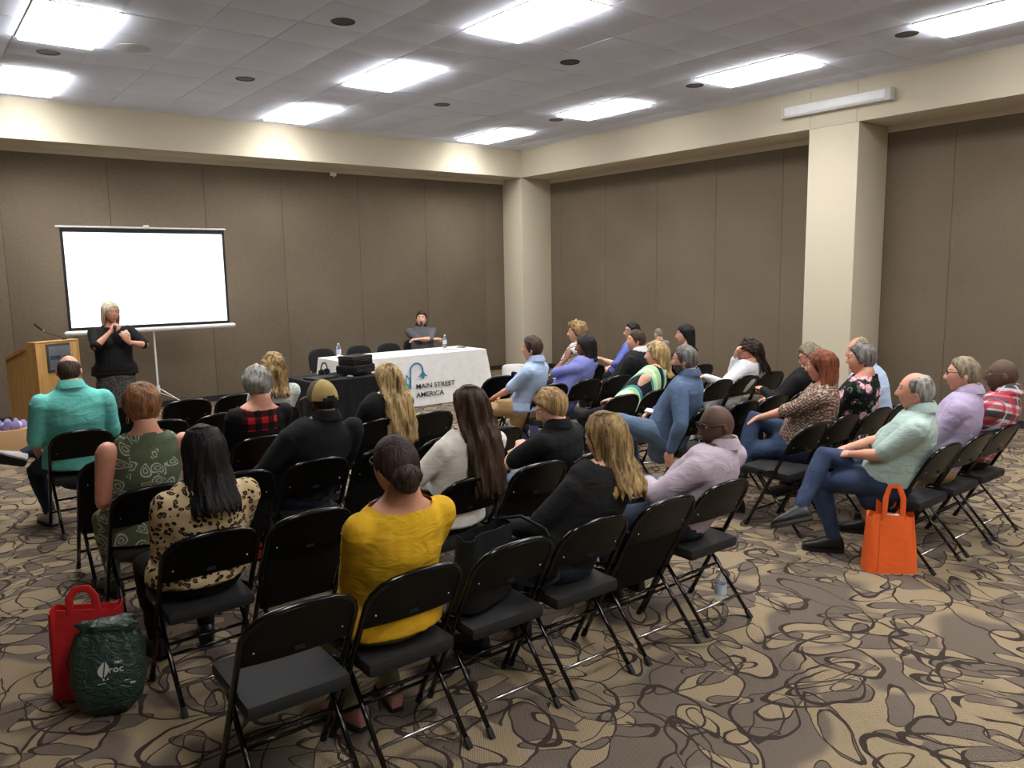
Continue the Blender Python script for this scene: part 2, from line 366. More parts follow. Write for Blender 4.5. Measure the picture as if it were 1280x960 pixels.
# ------------------------------------------------------------------ folding chairs
CW = .212
def chair_proto(name, label, up):
    t = thing(name, label, 'chair')
    # back-and-front-leg tube: front foot, up to the arched top and down again
    a = []
    for sgn in (-1, 1):
        pass
    def yz(z): return .42 * (1 - z / .80) if z < .58 else .1155 - (z - .58) * .525
    L = [(-CW, yz(z), z) for z in (0.012, .2, .4, .58, .66)]
    arc = [(-CW + .0, yz(.70), .70), (-CW + .014, yz(.74), .74), (-CW + .045, yz(.772), .772), (-CW + .09, yz(.789), .789), (-.06, yz(.797), .797), (0, yz(.80), .80)]
    pts = L + arc + [(-x, y, z) for x, y, z in (L + arc)[-2::-1]]
    part('frame', G().tube(pts, (.0125), 10), M_black, t, 0)
    # back panel, curved, following the arch
    g = G(); nx, nz = 14, 7; top = {}
    def topz(x):
        ax = abs(x); xs = [0, .06, CW - .09, CW - .045, CW - .014, CW]; zs = [.80, .797, .789, .772, .74, .70]
        return float(np.interp(ax, xs, zs))
    V = []
    for side in (0, 1):
        for k in range(nz + 1):
            for i in range(nx + 1):
                x = -CW + 2 * CW * i / nx; zt = topz(x); z = .585 + (zt - .585) * k / nz
                bow = .022 * (1 - (x / CW) ** 2)
                lip = .006 * (1 if k in (0,) else 0)
                V.append((x, yz(z) - bow * .9 + .002 + (.0045 if side else -.0045) - lip * (1 if not side else -1), z))
    n1 = (nx + 1) * (nz + 1); F = []
    for k in range(nz):
        for i in range(nx):
            q = k * (nx + 1) + i; F += [(q, q + 1, q + nx + 2, q + nx + 1), (n1 + q, n1 + q + nx + 1, n1 + q + nx + 2, n1 + q + 1)]
    for i in range(nx): F += [(i, n1 + i, n1 + i + 1, i + 1)]; q = nz * (nx + 1) + i; F += [(q, q + 1, n1 + q + 1, n1 + q)]
    for k in range(nz): q = k * (nx + 1); F += [(q, q + nx + 1, n1 + q + nx + 1, n1 + q)]; q += nx; F += [(q, n1 + q, n1 + q + nx + 1, q + nx + 1)]
    g.add(V, F); bp = part('backrest', g, M_blackback, t, 35)
    for sx in (-.165, .165):
        g = G().ell((sx, yz(.64) - .0215 * (1 - (sx / CW) ** 2) - .005, .64), (.005, .003, .005), nu=8, nv=5)
        part('rivet', g, M_chrome, bp)
    part('label_plate', G().box(-.02, .02, -.0015, .0015, -.008, .008, R=rotx(-.48), c=(0, yz(.615) - .0285, .615)), plain('dark_label', (30, 30, 31), .8, .1), bp)
    # rear legs with cross bars
    def leg(z): return (.36 - .39 * (1 - z / .43))
    for sx in (-1, 1):
        x = sx * (CW - .028)
        l = part('rear_leg', G().tube([(x, leg(.43), .43), (x, leg(.012), .012)], (.0115, .009), 8), M_black, t, 0)
        part('foot_cap', G().tube([(x, leg(.035), .035), (x, leg(0), .0)], .0145, 8), M_rubber, l, 30)
        part('foot_cap', G().tube([(sx * CW, yz(.035), .035), (sx * CW, yz(0), 0)], .0155, 8), M_rubber, l, 30)
        part('side_brace', G().tube([(sx * (CW - .014), yz(.47) - .0, .455), (sx * (CW - .014), leg(.40), .42)], (.004, .012), 8), M_black, t, 0)
    for z in (.105, .255):
        part('cross_bar', G().tube([(-CW + .028, leg(z), z), (CW - .028, leg(z), z)], .0085, 8), M_chrome if z < .2 else M_black, t, 0)
    part('cross_bar', G().tube([(-CW, yz(.13), .13), (CW, yz(.13), .13)], .0085, 8), M_black, t, 0)
    g = G().rbox(-.198, .198, -.205, .205, -.03, .03, .022)
    v = np.array(g.v)
    k = (v[:, 2] > 0)
    v[k, 2] += .010 * (1 - (v[k, 0] / .198) ** 2) * (1 - (v[k, 1] / .2) ** 2)
    if up:
        # tipped up against the frame: the underside faces back
        th = math.atan2(.80, -.42) - math.pi          # along the tube
        v = v @ rotx(math.radians(118)).T + np.array((0, .205, .455))
    else: v = v @ rotx(.03).T + np.array((0, .285, .420))
    g.v = [tuple(q) for q in v]
    part('seat', g, M_padup if up else M_pad, t, 50)
    return t
cRow = [-9.4, -8.42, -7.42, -6.5, -5.35, -4.37]
cX = [-8.57, -8.1, -7.62, -7.15, -6.66, -6.2]
rRow = [-9.77, -8.84, -7.92, -6.97, -6.0, -5.1]
rX = [-4.45, -3.97, -3.5, -3.04, -2.58, -2.12]
chairs = {}
def P(b, r, c): return (cX[c], cRow[r]) if b == 'C' else (rX[c], rRow[r])
pd = pu = None
def chair(b, r, c, up, label, dx=0, dy=0, rz=0):
    global pd, pu
    x, y = P(b, r, c); x += dx; y += dy + rng.uniform(-.01, .01); rz += rng.normal(0, .006)
    gname = 'black padded folding chairs set out in rows'
    pr = pu if up else pd
    if pr is None:
        pr = chair_proto('folding_chair', label, up); pr['group'] = gname; pr.location = (x, y, 0); pr.rotation_euler = (0, 0, rz)
        if up: pu = pr
        else: pd = pr
        return pr
    return dup(pr, (x, y, 0), rz, label)
# (block, row, seat, tipped up, label, dx)
for a in [
 ('C', 0, 0, 0, 'empty black folding chair nearest the camera, left end of the last row'),
 ('C', 0, 1, 0, 'black folding chair under the woman in the yellow top'),
 ('C', 0, 2, 0, 'black folding chair holding the black tote bag'),
 ('C', 0, 3, 0, 'black folding chair under the shoulder-length blond woman in black'),
 ('C', 0, 4, 1, 'empty black folding chair with seat tipped up, left of the bald man in pale mauve'),
 ('C', 0, 5, 0, 'black folding chair under the bald man in the pale mauve shirt'),
 ('C', 1, 0, 0, 'black folding chair under the woman in the leopard print top'),
 ('C', 1, 1, 1, 'empty tipped-up black folding chair directly right of the leopard print woman'),
 ('C', 1, 2, 1, 'empty tipped-up black folding chair behind the bun of the woman in yellow'),
 ('C', 1, 3, 0, 'black folding chair under the woman with long dark hair in a white blouse'),
 ('C', 1, 4, 1, 'empty tipped-up black folding chair between the white blouse woman and the black polo man'),
 ('C', 1, 5, 0, 'black folding chair under the blond man in the black polo shirt'),
 ('C', 2, 0, 0, 'black folding chair under the woman in the green paisley top'),
 ('C', 2, 1, 1, 'empty black folding chair left of the man in the cap, red bag beyond it'),
 ('C', 2, 2, 0, 'black folding chair under the man in the brown and tan cap'),
 ('C', 2, 3, 1, 'empty tipped-up black folding chair immediately right of the man in the cap'),
 ('C', 2, 4, 1, 'tipped-up black folding chair in front of the white blouse woman, second from cap man'),
 ('C', 2, 5, 1, 'empty black folding chair in front of the black polo man, near white shoes'),
 ('C', 3, 0, 1, 'tipped-up black folding chair on the aisle between turquoise man and paisley woman'),
 ('C', 3, 1, 1, 'empty black folding chair just beyond and right of the green paisley woman'),
 ('C', 3, 2, 0, 'black folding chair under the grey-haired woman with the red plaid yoke'),
 ('C', 3, 4, 0, 'black folding chair under the woman with very long blond hair'),
 ('C', 3, 5, 1, 'tipped-up black folding chair right of the very long-haired blond woman, facing the logo'),
 ('C', 4, 0, 0, 'black folding chair under the man in the turquoise shirt'),
 ('C', 4, 1, 1, 'empty black folding chair in the second row, right of the turquoise shirt man', .1),
 ('C', 4, 2, 1, 'empty black second-row folding chair left of the curly blond woman', .09),
 ('C', 4, 3, 0, 'black folding chair under the curly blond woman in the pale print top', .09),
 ('C', 5, 1, 1, 'front-row black folding chair mostly hidden behind the paisley woman\'s head', .0),
 ('C', 5, 2, 1, 'tipped-up black front-row folding chair below the foot of the screen tripod', .1),
 ('C', 5, 3, 1, 'tipped-up black front-row folding chair left of the short grey-haired woman', .1),
 ('R', 0, 0, 0, 'black folding chair under the man in the pale green shirt'),
 ('R', 0, 1, 0, 'black folding chair under the man in the lavender polo'),
 ('R', 0, 2, 0, 'black folding chair under the man in the red plaid shirt'),
 ('R', 1, 0, 0, 'empty black folding chair in front of the pale green shirt man'),
 ('R', 1, 1, 0, 'black folding chair under the red-haired woman'),
 ('R', 1, 2, 0, 'black folding chair under the woman in the black floral top'),
 ('R', 1, 3, 0, 'black folding chair under the balding man in pale blue behind the floral top'),
 ('R', 2, 0, 0, 'black folding chair under the bearded man in the denim shirt'),
 ('R', 2, 1, 1, 'empty tipped-up black folding chair right of the denim shirt man'),
 ('R', 2, 2, 1, 'tipped-up black folding chair left of the older woman in black'),
 ('R', 2, 3, 0, 'black folding chair under the older woman in black'),
 ('R', 3, 0, 1, 'empty tipped-up black folding chair left of the blond woman in the green striped top'),
 ('R', 3, 1, 0, 'black folding chair under the blond woman in the green striped top'),
 ('R', 3, 3, 0, 'empty black folding chair left of the curly dark-haired woman in white, under her hand'),
 ('R', 3, 4, 0, 'black folding chair under the curly dark-haired woman in white'),
 ('R', 3, 5, 0, 'black folding chair right of the curly dark-haired woman, wall showing under its back'),
 ('R', 4, 0, 0, 'black folding chair under the man in khaki trousers'),
 ('R', 4, 1, 0, 'black folding chair under the woman in the periwinkle top'),
 ('R', 4, 2, 1, 'tipped-up black folding chair between the periwinkle woman and the dark suit man'),
 ('R', 4, 3, 0, 'black folding chair under the man in the dark suit'),
 ('R', 4, 5, 0, 'black folding chair under the woman with bobbed black hair holding a baby'),
 ('R', 5, 0, 1, 'tipped-up black folding chair in front of the right corner of the white table'),
 ('R', 5, 1, 1, 'tipped-up black folding chair just left of the khaki man, below the column'),
 ('R', 5, 3, 0, 'black folding chair under the woman in the white and black striped top'),
 ('R', 5, 5, 0, 'black folding chair under the man in dark glasses and a blue shirt')]:
    chair(a[0], a[1], a[2], a[3], a[4], a[5] if len(a) > 5 else 0)
# ------------------------------------------------------------------ people
def nrm(v): v = np.array(v, float); return v / (np.linalg.norm(v) + 1e-9)
def ik(a, t, l1, l2, pole):
    a = np.array(a, float); t = np.array(t, float); d = t - a; L = np.linalg.norm(d); d /= L; L = min(L, .998 * (l1 + l2))
    ca = (l1 * l1 + L * L - l2 * l2) / (2 * l1 * L); ca = max(-1, min(1, ca))
    p = np.array(pole, float); p = nrm(p - d * (p @ d))
    return a + d * l1 * ca + p * l1 * math.sqrt(1 - ca * ca), a + d * L
JOBS = []
def job(o, voxel, smooth, post=None):
    m = o.modifiers.new('r', 'REMESH'); m.mode = 'VOXEL'; m.voxel_size = voxel; m.use_smooth_shade = True
    if smooth: q = o.modifiers.new('s', 'SMOOTH'); q.factor = .5; q.iterations = smooth
    JOBS.append((o, post))
def mesh_np(me):
    n = len(me.vertices); v = np.empty(n * 3); me.vertices.foreach_get('co', v)
    return v.reshape(-1, 3)
def run_jobs():
    dg = bpy.context.evaluated_depsgraph_get()
    res = [(o, post, bpy.data.meshes.new_from_object(o.evaluated_get(dg))) for o, post in JOBS]
    for o, post, me in res:
        mats = [m for m in o.data.materials]; o.modifiers.clear(); old = o.data; me.name = old.name; o.data = me
        bpy.data.meshes.remove(old)
        me.materials.clear()
        for m in mats: me.materials.append(m)
        if post: post(o, me)
    JOBS.clear()
def join_mesh(me, v, f, mi):
    """append geometry to a mesh (a body stays one mesh)"""
    n0, p0 = len(me.vertices), len(me.polygons)
    bm = bmesh.new(); bm.from_mesh(me)
    vs = [bm.verts.new(q) for q in v]
    for q, m in zip(f, mi):
        try: fc = bm.faces.new([vs[i] for i in q]); fc.material_index = m; fc.smooth = True
        except ValueError: pass
    bm.to_mesh(me); bm.free()
def wrinkle(v, n, amp, seed):
    r = np.random.default_rng(seed); d = np.zeros(len(v))
    for k in range(5):
        a = r.normal(0, 1, 3) * (9 + 9 * k) * np.array((1, 1, 1.5)); b = r.normal(0, 1, 3) * 8
        d += np.sin(v @ a + 1.6 * np.sin(v @ b + r.uniform(0, 6)) + r.uniform(0, 6)) / (1 + .6 * k)
    return v + n * (d * amp)[:, None]

# hands: right hand, wrist at origin, fingers along +Y, back of the hand +Z, thumb towards -X
HAND = {}
def make_hand(kind):
    g = G(); cv = {'relaxed': (.35, .45, .35), 'curl': (.75, 1.0, .75), 'flat': (.08, .12, .1)}[kind]
    g.tube([(0, -.02, 0), (0, .03, .002), (0, .075, 0), (.002, .092, -.003)], [(.024, .02), (.036, .016), (.041, .014), (.036, .011)], 12, lat=(1, 0, 0), dome=True)
    for i, (x, L, r) in enumerate([(-.029, .072, .0088), (-.0095, .08, .009), (.0105, .074, .0087), (.029, .058, .0078)]):
        p = np.array((x, .085 - abs(x + .004) * .25, -.002)); a = -.06 * (1.5 - i) * 0.6; pts = [p]; el = 0
        for k, fr in enumerate((.45, .3, .25)):
            el += cv[k] * (.9 + .08 * i); p = p + L * fr * np.array((math.sin(-a * 1.2) * (1 if k == 0 else .6), math.cos(el), -math.sin(el))); pts.append(p)
        g.tube(pts, [r, r * .98, r * .92, r * .78], 8, dome=True)
    g.tube([(-.022, .018, -.006), (-.045, .042, -.016), (-.055, .066, -.024 - .012 * cv[0]), (-.05, .086, -.032 - .02 * cv[0])], [.014, .0115, .0105, .008], 8, dome=True)
    o = link('hand', g.mesh('hand', M_paper)); 
    def post(o, me):
        HAND[kind] = (mesh_np(me).copy(), [tuple(p.vertices) for p in me.polygons])
    job(o, .0052, 2, post); return o
hs_ = [make_hand(k) for k in ('relaxed', 'curl', 'flat')]
run_jobs()
for o in hs_: m_ = o.data; bpy.data.objects.remove(o); bpy.data.meshes.remove(m_)

# head grid, face towards +Y, origin between the ears
NU, NV = 64, 46
def head_geo(fem=False, fat=0.0, beard=None):
    u = np.linspace(-np.pi, np.pi, NU, endpoint=False); ph = u - .55 * np.sin(u)       # denser towards the face (ph=0)
    th = np.linspace(-np.pi / 2, np.pi / 2, NV + 2)[1:-1]
    TH, PH = np.meshgrid(th, ph, indexing='ij')
    x, y, z = np.cos(TH) * np.sin(PH), np.cos(TH) * np.cos(PH), np.sin(TH)
    low = np.clip(-z, 0, 1); wj = 1 - (.30 if not fem else .36) * low ** 1.6 + fat * .12 * low
    X = x * .076 * wj; Y = y * np.where(y > 0, .094 - .004 * low, .100) ; Z = z * np.where(z > 0, .118, .122)
    back = (y < 0) * low; Y = Y * (1 - .38 * back ** 1.3)
    Y = Y + .012 * low * (y > 0)
    up = np.clip(z, 0, 1); X = X * (1 + .03 * np.sin(np.pi * up)); 
    Y = np.where((y > 0) & (z > .3), Y * (1 - .10 * (z - .3)), Y)
    fr = np.clip(y, 0, 1) ** .5
    gz = lambda cx, cz, sx, sz: np.exp(-((X - cx) / sx) ** 2 - ((Z - cz) / sz) ** 2) * fr
    gs = lambda cx, cz, sx, sz: gz(cx, cz, sx, sz) + gz(-cx, cz, sx, sz)
    nose = np.interp(Z, [-.042, -.034, -.026, -.018, .005, .028], [0, .006, .026, .025, .013, .003])
    Yn = nose * np.exp(-(X / np.interp(Z, [-.04, -.02, .03], [.0135, .0125, .008])) ** 2) * fr
    Y = Y + Yn + .007 * gs(.011, -.028, .007, .007) + .005 * gs(.028, .042, .022, .009) - .011 * gs(.031, .022, .015, .011) \
        + .006 * gz(0, -.056, .020, .005) + .006 * gz(0, -.068, .017, .005) - .004 * gz(0, -.062, .024, .0025) \
        - .004 * gz(0, -.082, .02, .008) + .008 * gz(0, -.103, .018, .013) + .004 * gs(.045, -.015, .02, .02)
    V = np.stack([X, Y, Z], -1)
    return V, (PH, TH)
def head_faces():
    F = []
    for i in range(NV - 1):
        for j in range(NU):
            k = (j + 1) % NU; F.append((i * NU + j, i * NU + k, (i + 1) * NU + k, (i + 1) * NU + j))
    return F
HF = head_faces()
def hair_mask(PH, TH, V, style):
    a = np.abs(PH); z = V[..., 2]
    front, temple, ear, back = style.get('line', (.072, .045, .012, -.075))
    zl = np.interp(a, [0, .55, 1.05, 1.45, 1.75, 2.2, np.pi], [front, front - .006, temple, ear - .012, ear - .02, back * .75 + .25 * ear, back])
    m = np.clip((z - zl) / .014, 0, 1)
    if style.get('bald'):
        top = style['bald']
        k = np.clip((V[..., 2] - np.interp(a, [0, 1.2, 2.2, np.pi], [-.2, top, top + .02, top + .03])) / .02, 0, 1); m = m * (1 - k)
    return m
def smoothstep(x, a, b): t = np.clip((x - a) / (b - a), 0, 1); return t * t * (3 - 2 * t)

SHOE = {}
def shoe_mesh(mat, sole):
    k = mat.name
    if k not in SHOE:
        g = G(); prof = [(-.078, .024, .05, .0), (-.062, .034, .085, .0), (-.02, .036, .098, 0), (.03, .038, .078, 0), (.09, .045, .055, 0), (.14, .044, .042, 0), (.175, .032, .032, 0), (.188, .012, .018, 0)]
        R = []
        for y, hw, h, z0 in prof:
            R.append([np.array((hw * math.copysign(abs(math.cos(a)) ** .7, math.cos(a)), y, max(.0, h * .5 + h * .62 * math.copysign(abs(math.sin(a)) ** .8, math.sin(a))))) for a in np.arange(14) * 2 * np.pi / 14])
        g.rings(R)
        R = [[np.array((q[0] * 1.05, q[1] * 1.02, zz)) for q in [np.array((hw * math.cos(0) * s_, y, 0)) for s_, (y, hw, h, z0) in [(1, p) for p in prof] + [(-1, p) for p in prof[::-1]]]] for zz in (-.014, .006)]
        g.rings(R, True, 1)
        SHOE[k] = sharp(g.mesh('shoe', [mat, sole]), 50)
    return SHOE[k]
M_eye = plain('eye_white', (225, 222, 216), .2); M_iris = plain('dark_iris', (38, 26, 20), .2)
M_lens_f = plain('black_glasses_frame', (20, 18, 18), .3); M_wire = plain('wire_glasses_frame', (120, 104, 92), .3, .5, .6)
def skin(name, c): 
    if name in MATS: return MATS[name]
    t = NT(name); o = t.obj(); nz = t.noise(o, 30, 3).outputs[0]; c = srgb(c)
    t.base(t.mix(nz, (c[0] * .92, c[1] * .88, c[2] * .86), (min(1, c[0] * 1.05), c[1] * 1.05, c[2] * 1.05)), .48, .35)
    t.b.inputs['Subsurface Weight'].default_value = .0
    MATS[name] = t.m; return t.m
SK = {'fair': (226, 176, 152), 'pink': (222, 162, 138), 'tan': (196, 144, 116), 'brown': (132, 90, 68), 'dark': (92, 68, 58)}
LIP = {k: tuple(int(a * b) for a, b in zip(v, (.86, .66, .66))) for k, v in SK.items()}
people = []
SPEAK = np.array((-7.5, -1.75, 1.5))

def person(label, x, y, rz=0, top=1.24, dx=0, fwd=.15, girth=1.0, sh=1.0, fem=False, skn='fair', hair=None, look=None, nod=0.0, roll=0.0,
           shirt=None, sleeve=.45, neck=None, collar=None, pants=None, shoes=None, arms=None, legs=None, glasses=None, beard=None,
           stand=False, skirt=None, scale=1.0, z=0.0, bare=None, hands='relaxed', back_neck=None, blouse_len=None, bust=0.0, fat=None, fatarm=1.0, hoops=False):
    if abs(rz) > .2 and not stand and abs(rz) < 1: y += .05; x -= .02
    root = thing('person', label, 'person', (x, y, z), rz); root.scale = (scale,) * 3
    seed = len(people) + 11; people.append(root)
    ms, ml = skin('skin_' + skn, SK[skn]), plain('lips_' + skn, LIP[skn], .4)
    fat = (girth - 1) * 1.2 if fat is None else fat
    # --- skeleton
    if stand: Pv = np.array((0, .0, top * .525)); Hc = np.array((dx, fwd, top - .118))
    else: Pv = np.array((0, .285 + .12 * max(0, girth - 1.1), .565)); Hc = np.array((dx, fwd + .02, top - .112))
    hy = 0.0
    if look is not None:
        if np.isscalar(look): hy = look
        else:
            L_ = np.array(look); p = rotz(rz) @ Hc + np.array((x, y, 0)); d = L_ - p; hy = math.atan2(-d[0], d[1]) - rz
            hy = max(-1.35, min(1.35, (hy + np.pi) % (2 * np.pi) - np.pi))
    HR_ = rotz(hy) @ roty(roll) @ rotx(-nod)
    N = Hc + np.array((0, -.034, -.100)) + HR_ @ np.array((0, -.012, 0))
    mid = (Pv + N) / 2 + np.array((0, -.03 if not stand else -.01, 0))
    def spine(t): 
        if t < 0: return Pv + (mid - Pv) * 2 * t * .8
        if t > 1: return N + (N - mid) * 2 * (t - 1)
        return (1 - t) ** 2 * Pv + 2 * t * (1 - t) * mid + t * t * N
    W = girth; bel = max(0, girth - 1)
    hw = .185 if fem else .172
    rings = [(-.24, hw * .82, .115), (-.12, hw, .142), (.04, hw * 1.0, .145 + .06 * bel), (.22, (.158 if fem else .166), .132 + .14 * bel), (.42, .160, .128 + .12 * bel), (.62, .170 * sh, .124 + .05 * bel), (.78, .176 * sh, .110), (.88, .140 * sh, .088), (.95, .092, .070)]
    if stand: rings = [(t * (.9 if t > 0 else 1), a, b * .92) for t, a, b in rings]
    def torso(g, inf, tmax=2, tmin=-9, n=20):
        pts, rad = [], []
        for t, a, b in rings:
            if tmin <= t <= tmax:
                p = spine(t); wt = 1 + (W - 1) * (1 if t < .6 else .55)
                if bel and -.1 < t < .6: p = p + np.array((0, .10 * bel, 0))
                if sleeve == 0 and t > .5: a = a * (.92 if t < .7 else .84)
            pts.append(p); rad.append((a * wt + inf, b * (1 + (W - 1) * .6) + inf))
        g.tube(pts, rad, n, lat=(1, 0, 0), dome=True)
    S = spine(.82); so = (.168 if sleeve > 0 else .180) * sh * (1 + (W - 1) * .45)
    shl = [S + np.array((sx * so, .0, -.026)) for sx in (-1, 1)]            # left, right
    k_arm = .97
    A = arms or {}
    armp = []
    for i, sx in enumerate((-1, 1)):
        if ('L', 'R')[i] in A: tgt, pole = A[('L', 'R')[i]][:2]
        elif stand: tgt, pole = (sx * .25, .05, .80), (sx * .4, -1, 0)
        else: tgt, pole = (sx * .055, .48, .665), (sx * .5, -.7, -.6)
        e, wv = ik(shl[i], tgt, .285 * k_arm, .245 * k_arm, pole); armp.append((shl[i], e, wv))
    LG = legs or {}
    legp = []
    hipz = Pv[2] - .005
    for i, sx in enumerate((-1, 1)):
        h = np.array((sx * .088 * (1 + .4 * bel), Pv[1] + .01, hipz))
        if ('L', 'R')[i] in LG: tgt, pole = LG[('L', 'R')[i]][:2]
        elif stand: tgt, pole = (sx * .09, .0, .085), (0, 1, 0)
        else: tgt, pole = (sx * .12, .66, .085), (sx * .12, .8, 1)
        l1, l2 = (.42, .41) if not stand else (top * .245, top * .246)
        kn, an = ik(h, tgt, l1, l2, pole); legp.append((h, kn, an))
    ra = (.047 if fem else .05) * (1 + (W - 1) * .7) * fatarm
    def arm(g, i, inf, t0=0.0, t1=2.0, both=False):
        a, e, wv = armp[i]; P3 = lambda t: a + (e - a) * t if t <= 1 else e + (wv - e) * (t - 1)
        prof = [(0, ra * 1.12), (.3, ra * 1.03), (.7, ra * .9), (1.0, ra * .80), (1.25, ra * .84), (1.6, ra * .66), (2.0, ra * .5)]
        ts = [t for t in (0, .3, .7, 1.0, 1.25, 1.6, 2.0) if t0 <= t < t1 - .02] + [t1]
        g.tube([P3(t) for t in ts], [np.interp(t, [q[0] for q in prof], [q[1] for q in prof]) + inf for t in ts], 12, dome=True)
    def leg(g, i, inf, t1=2.0):
        h, kn, an = legp[i]; P3 = lambda t: h + (kn - h) * t if t <= 1 else kn + (an - kn) * (t - 1)
        q = 1 + (W - 1) * .6
        prof = [(0, .086 * q), (.35, .08 * q), (.8, .06), (1.0, .056), (1.3, .056), (1.65, .042), (2.0, .034)]
        ts = [t for t, _ in prof if t < t1 - .02] + [t1]
        g.tube([P3(t) for t in ts], [np.interp(t, [a for a, _ in prof], [b for _, b in prof]) + inf for t in ts], 12, dome=True)
    # --- body (one continuous surface) + head and hands in the same mesh
    g = G(); torso(g, -.010)
    for sx in (-1, 1): g.ell(S + np.array((sx * so * .90, 0, -.030)), (.050, .048, .048))
    g.tube([N - np.array((0, .0, .05)), N, N + (Hc - N) * .45, Hc + HR_ @ np.array((0, -.012, -.03))], [(.064, .062), (.056 + .01 * bel, .056 + .01 * bel), (.052 + .012 * bel, .054 + .012 * bel), (.052, .056)], 14, lat=(1, 0, 0), dome=True)
    for i in (0, 1): arm(g, i, -.004)
    if bare or not stand or skirt:
        for i in (0, 1): leg(g, i, -.008)
    body = link('body', g.mesh('body', [ms, ml, M_eye, M_iris, (hair or {}).get('mat') or ms]), root)
    hv, (PH, TH) = head_geo(fem, fat)
    hv2 = hv.reshape(-1, 3); hw_ = hv2 @ HR_.T + Hc
    hx, hyy, hz = hv2[:, 0], hv2[:, 1], hv2[:, 2]
    fm = []
    for f in HF:
        q = hv2[list(f)].mean(0); m = 0
        if q[1] > .05:
            if abs(q[2] + .062) < .0095 * (1 - (q[0] / .03) ** 2) and abs(q[0]) < .024: m = 1
            elif abs(abs(q[0]) - .032) < .017 and abs(q[2] - .040 + .1 * max(0, abs(q[0]) - .036)) < .0045: m = 4
        if beard == 'full' and q[2] < -.028 - .3 * max(0, .09 - q[1]) * 0 and q[1] > -.005 and m != 1 and not (q[2] > -.04 and abs(q[0]) < .03 and q[2] > -.045) : m = 4
        if beard == 'goatee' and q[1] > .06 and ((abs(q[0]) < .028 and -.056 < q[2] < -.040) or (abs(q[0]) < .022 and q[2] < -.075)): m = 4
        fm.append(m)
    add = G(); add.add(hw_, HF, 0); add.m = fm[:]
    for pole_, z_ in ((0, -.121), (NV - 1, .118)):
        b = len(add.v); add.v.append(tuple(HR_ @ np.array((0, .01 if pole_ == 0 else 0, z_)) + Hc))
        for j in range(NU):
            k = (j + 1) % NU; q = pole_ * NU
            add.f.append((q + k, q + j, b) if pole_ == 0 else (q + j, q + k, b)); add.m.append(0)
    for sx in (-1, 1):                                                    # ears and eyes
        Re = HR_ @ rotz(sx * .35) @ rotx(-.15)
        add.ell(Hc + HR_ @ np.array((sx * .077, -.008, -.004)), (.009, .019, .031), Re, 10, 7)
        add.ell(Hc + HR_ @ np.array((sx * .080, -.010, -.004)), (.010, .010, .017), Re, 8, 5)
        ec = np.array((sx * .031, .0755, .021)); add.ell(Hc + HR_ @ ec, (.0125,) * 3, HR_, 12, 8, 2)
        add.ell(Hc + HR_ @ (ec + np.array((0, .0095, 0))), (.0058, .004, .0058), HR_, 10, 6, 3)
        add.ell(Hc + HR_ @ (ec + np.array((0, -.0005, .0045))), (.0145, .0137, .0105), HR_, 12, 8, 0)
    for i, sx in enumerate((-1, 1)):
        a, e, wv = armp[i]; d = nrm(wv - e); spec = A.get(('L', 'R')[i], ()); kind = spec[2] if len(spec) > 2 else hands
        fd = nrm(spec[3]) if len(spec) > 3 else nrm(d + np.array((-sx * .35, .15, -.25)))
        up = np.array(spec[4], float) if len(spec) > 4 else np.array((sx * .25, -.1, 1.0))
        zx = nrm(up - fd * (up @ fd)); xx = np.cross(fd, zx)
        v, f = HAND[kind]; v = v * (.95 if fem else 1.04); v = v * np.array((1 if sx > 0 else -1, 1, 1))
        M_ = np.stack([xx, fd, zx], 1); v = v @ M_.T + wv
        add.add(v, [q if sx > 0 else q[::-1] for q in f], 0)
    def post_body(o, me, add=add): join_mesh(me, add.v, add.f, add.m); me.shade_smooth()
    job(body, .0135, 3, post_body)
    # --- clothes
    def mk(name, g, mat, vox, sm, amp, cut=None, lab=None):
        o = link(name, g.mesh(name, mat), root, lab)
        def post(o, me):
            v = mesh_np(me); nn = np.empty(len(v) * 3); me.vertices.foreach_get('normal', nn)
            v = wrinkle(v, nn.reshape(-1, 3), amp, seed); me.vertices.foreach_set('co', v.ravel())
            if cut:
                bm = bmesh.new(); bm.from_mesh(me)
                bmesh.ops.delete(bm, geom=[q for q in bm.verts if cut(q.co)], context='VERTS'); bm.to_mesh(me); bm.free()
            me.update(); me.shade_smooth()
        job(o, vox, sm, post); return o
    if shirt is not None:
        g = G(); torso(g, .011)
        if sleeve > 0:
            for i, sx in enumerate((-1, 1)):
                g.ell(S + np.array((sx * so * .92, 0, -.022)), (.068, .064, .064)); arm(g, i, .015 if sleeve < 1.2 else .012, 0, min(1.96, sleeve * 2))
        else:
            for sx in (-1, 1): g.ell(S + np.array((sx * so * .56, 0, .012)), (.055, .066, .05))
        if bust:
            for sx in (-1, 1): g.ell(spine(.58) + np.array((sx * .08, .075 + .05 * bust, -.01)), (.078, .075 * bust + .03, .08))
        if blouse_len: g.tube([Pv + np.array((0, -.02, .05)), Pv + np.array((0, -.015, -blouse_len))], [(hw * W + .02, .16 * W), (hw * W + .035, .165 * W)], 18, lat=(1, 0, 0))
        nb = neck or (.02, .0)                                              # neckline: drop at the front, drop at the back
        def cut(c, N=N, nb=nb):
            d = c - Vector(N); rr = math.hypot(d.x, d.y * 1.05)
            k = .5 + .5 * (d.y / (rr + 1e-6)); drop = nb[0] * k + nb[1] * (1 - k)
            return d.z > (.004 if collar else -.010) - drop + (nb[2] if len(nb) > 2 else 6.0) * max(0, rr - .085 - (nb[3] if len(nb) > 3 else 0)) ** 2 * 3
        so_ = mk('shirt', g, shirt, .0125, 4, .0016, cut)
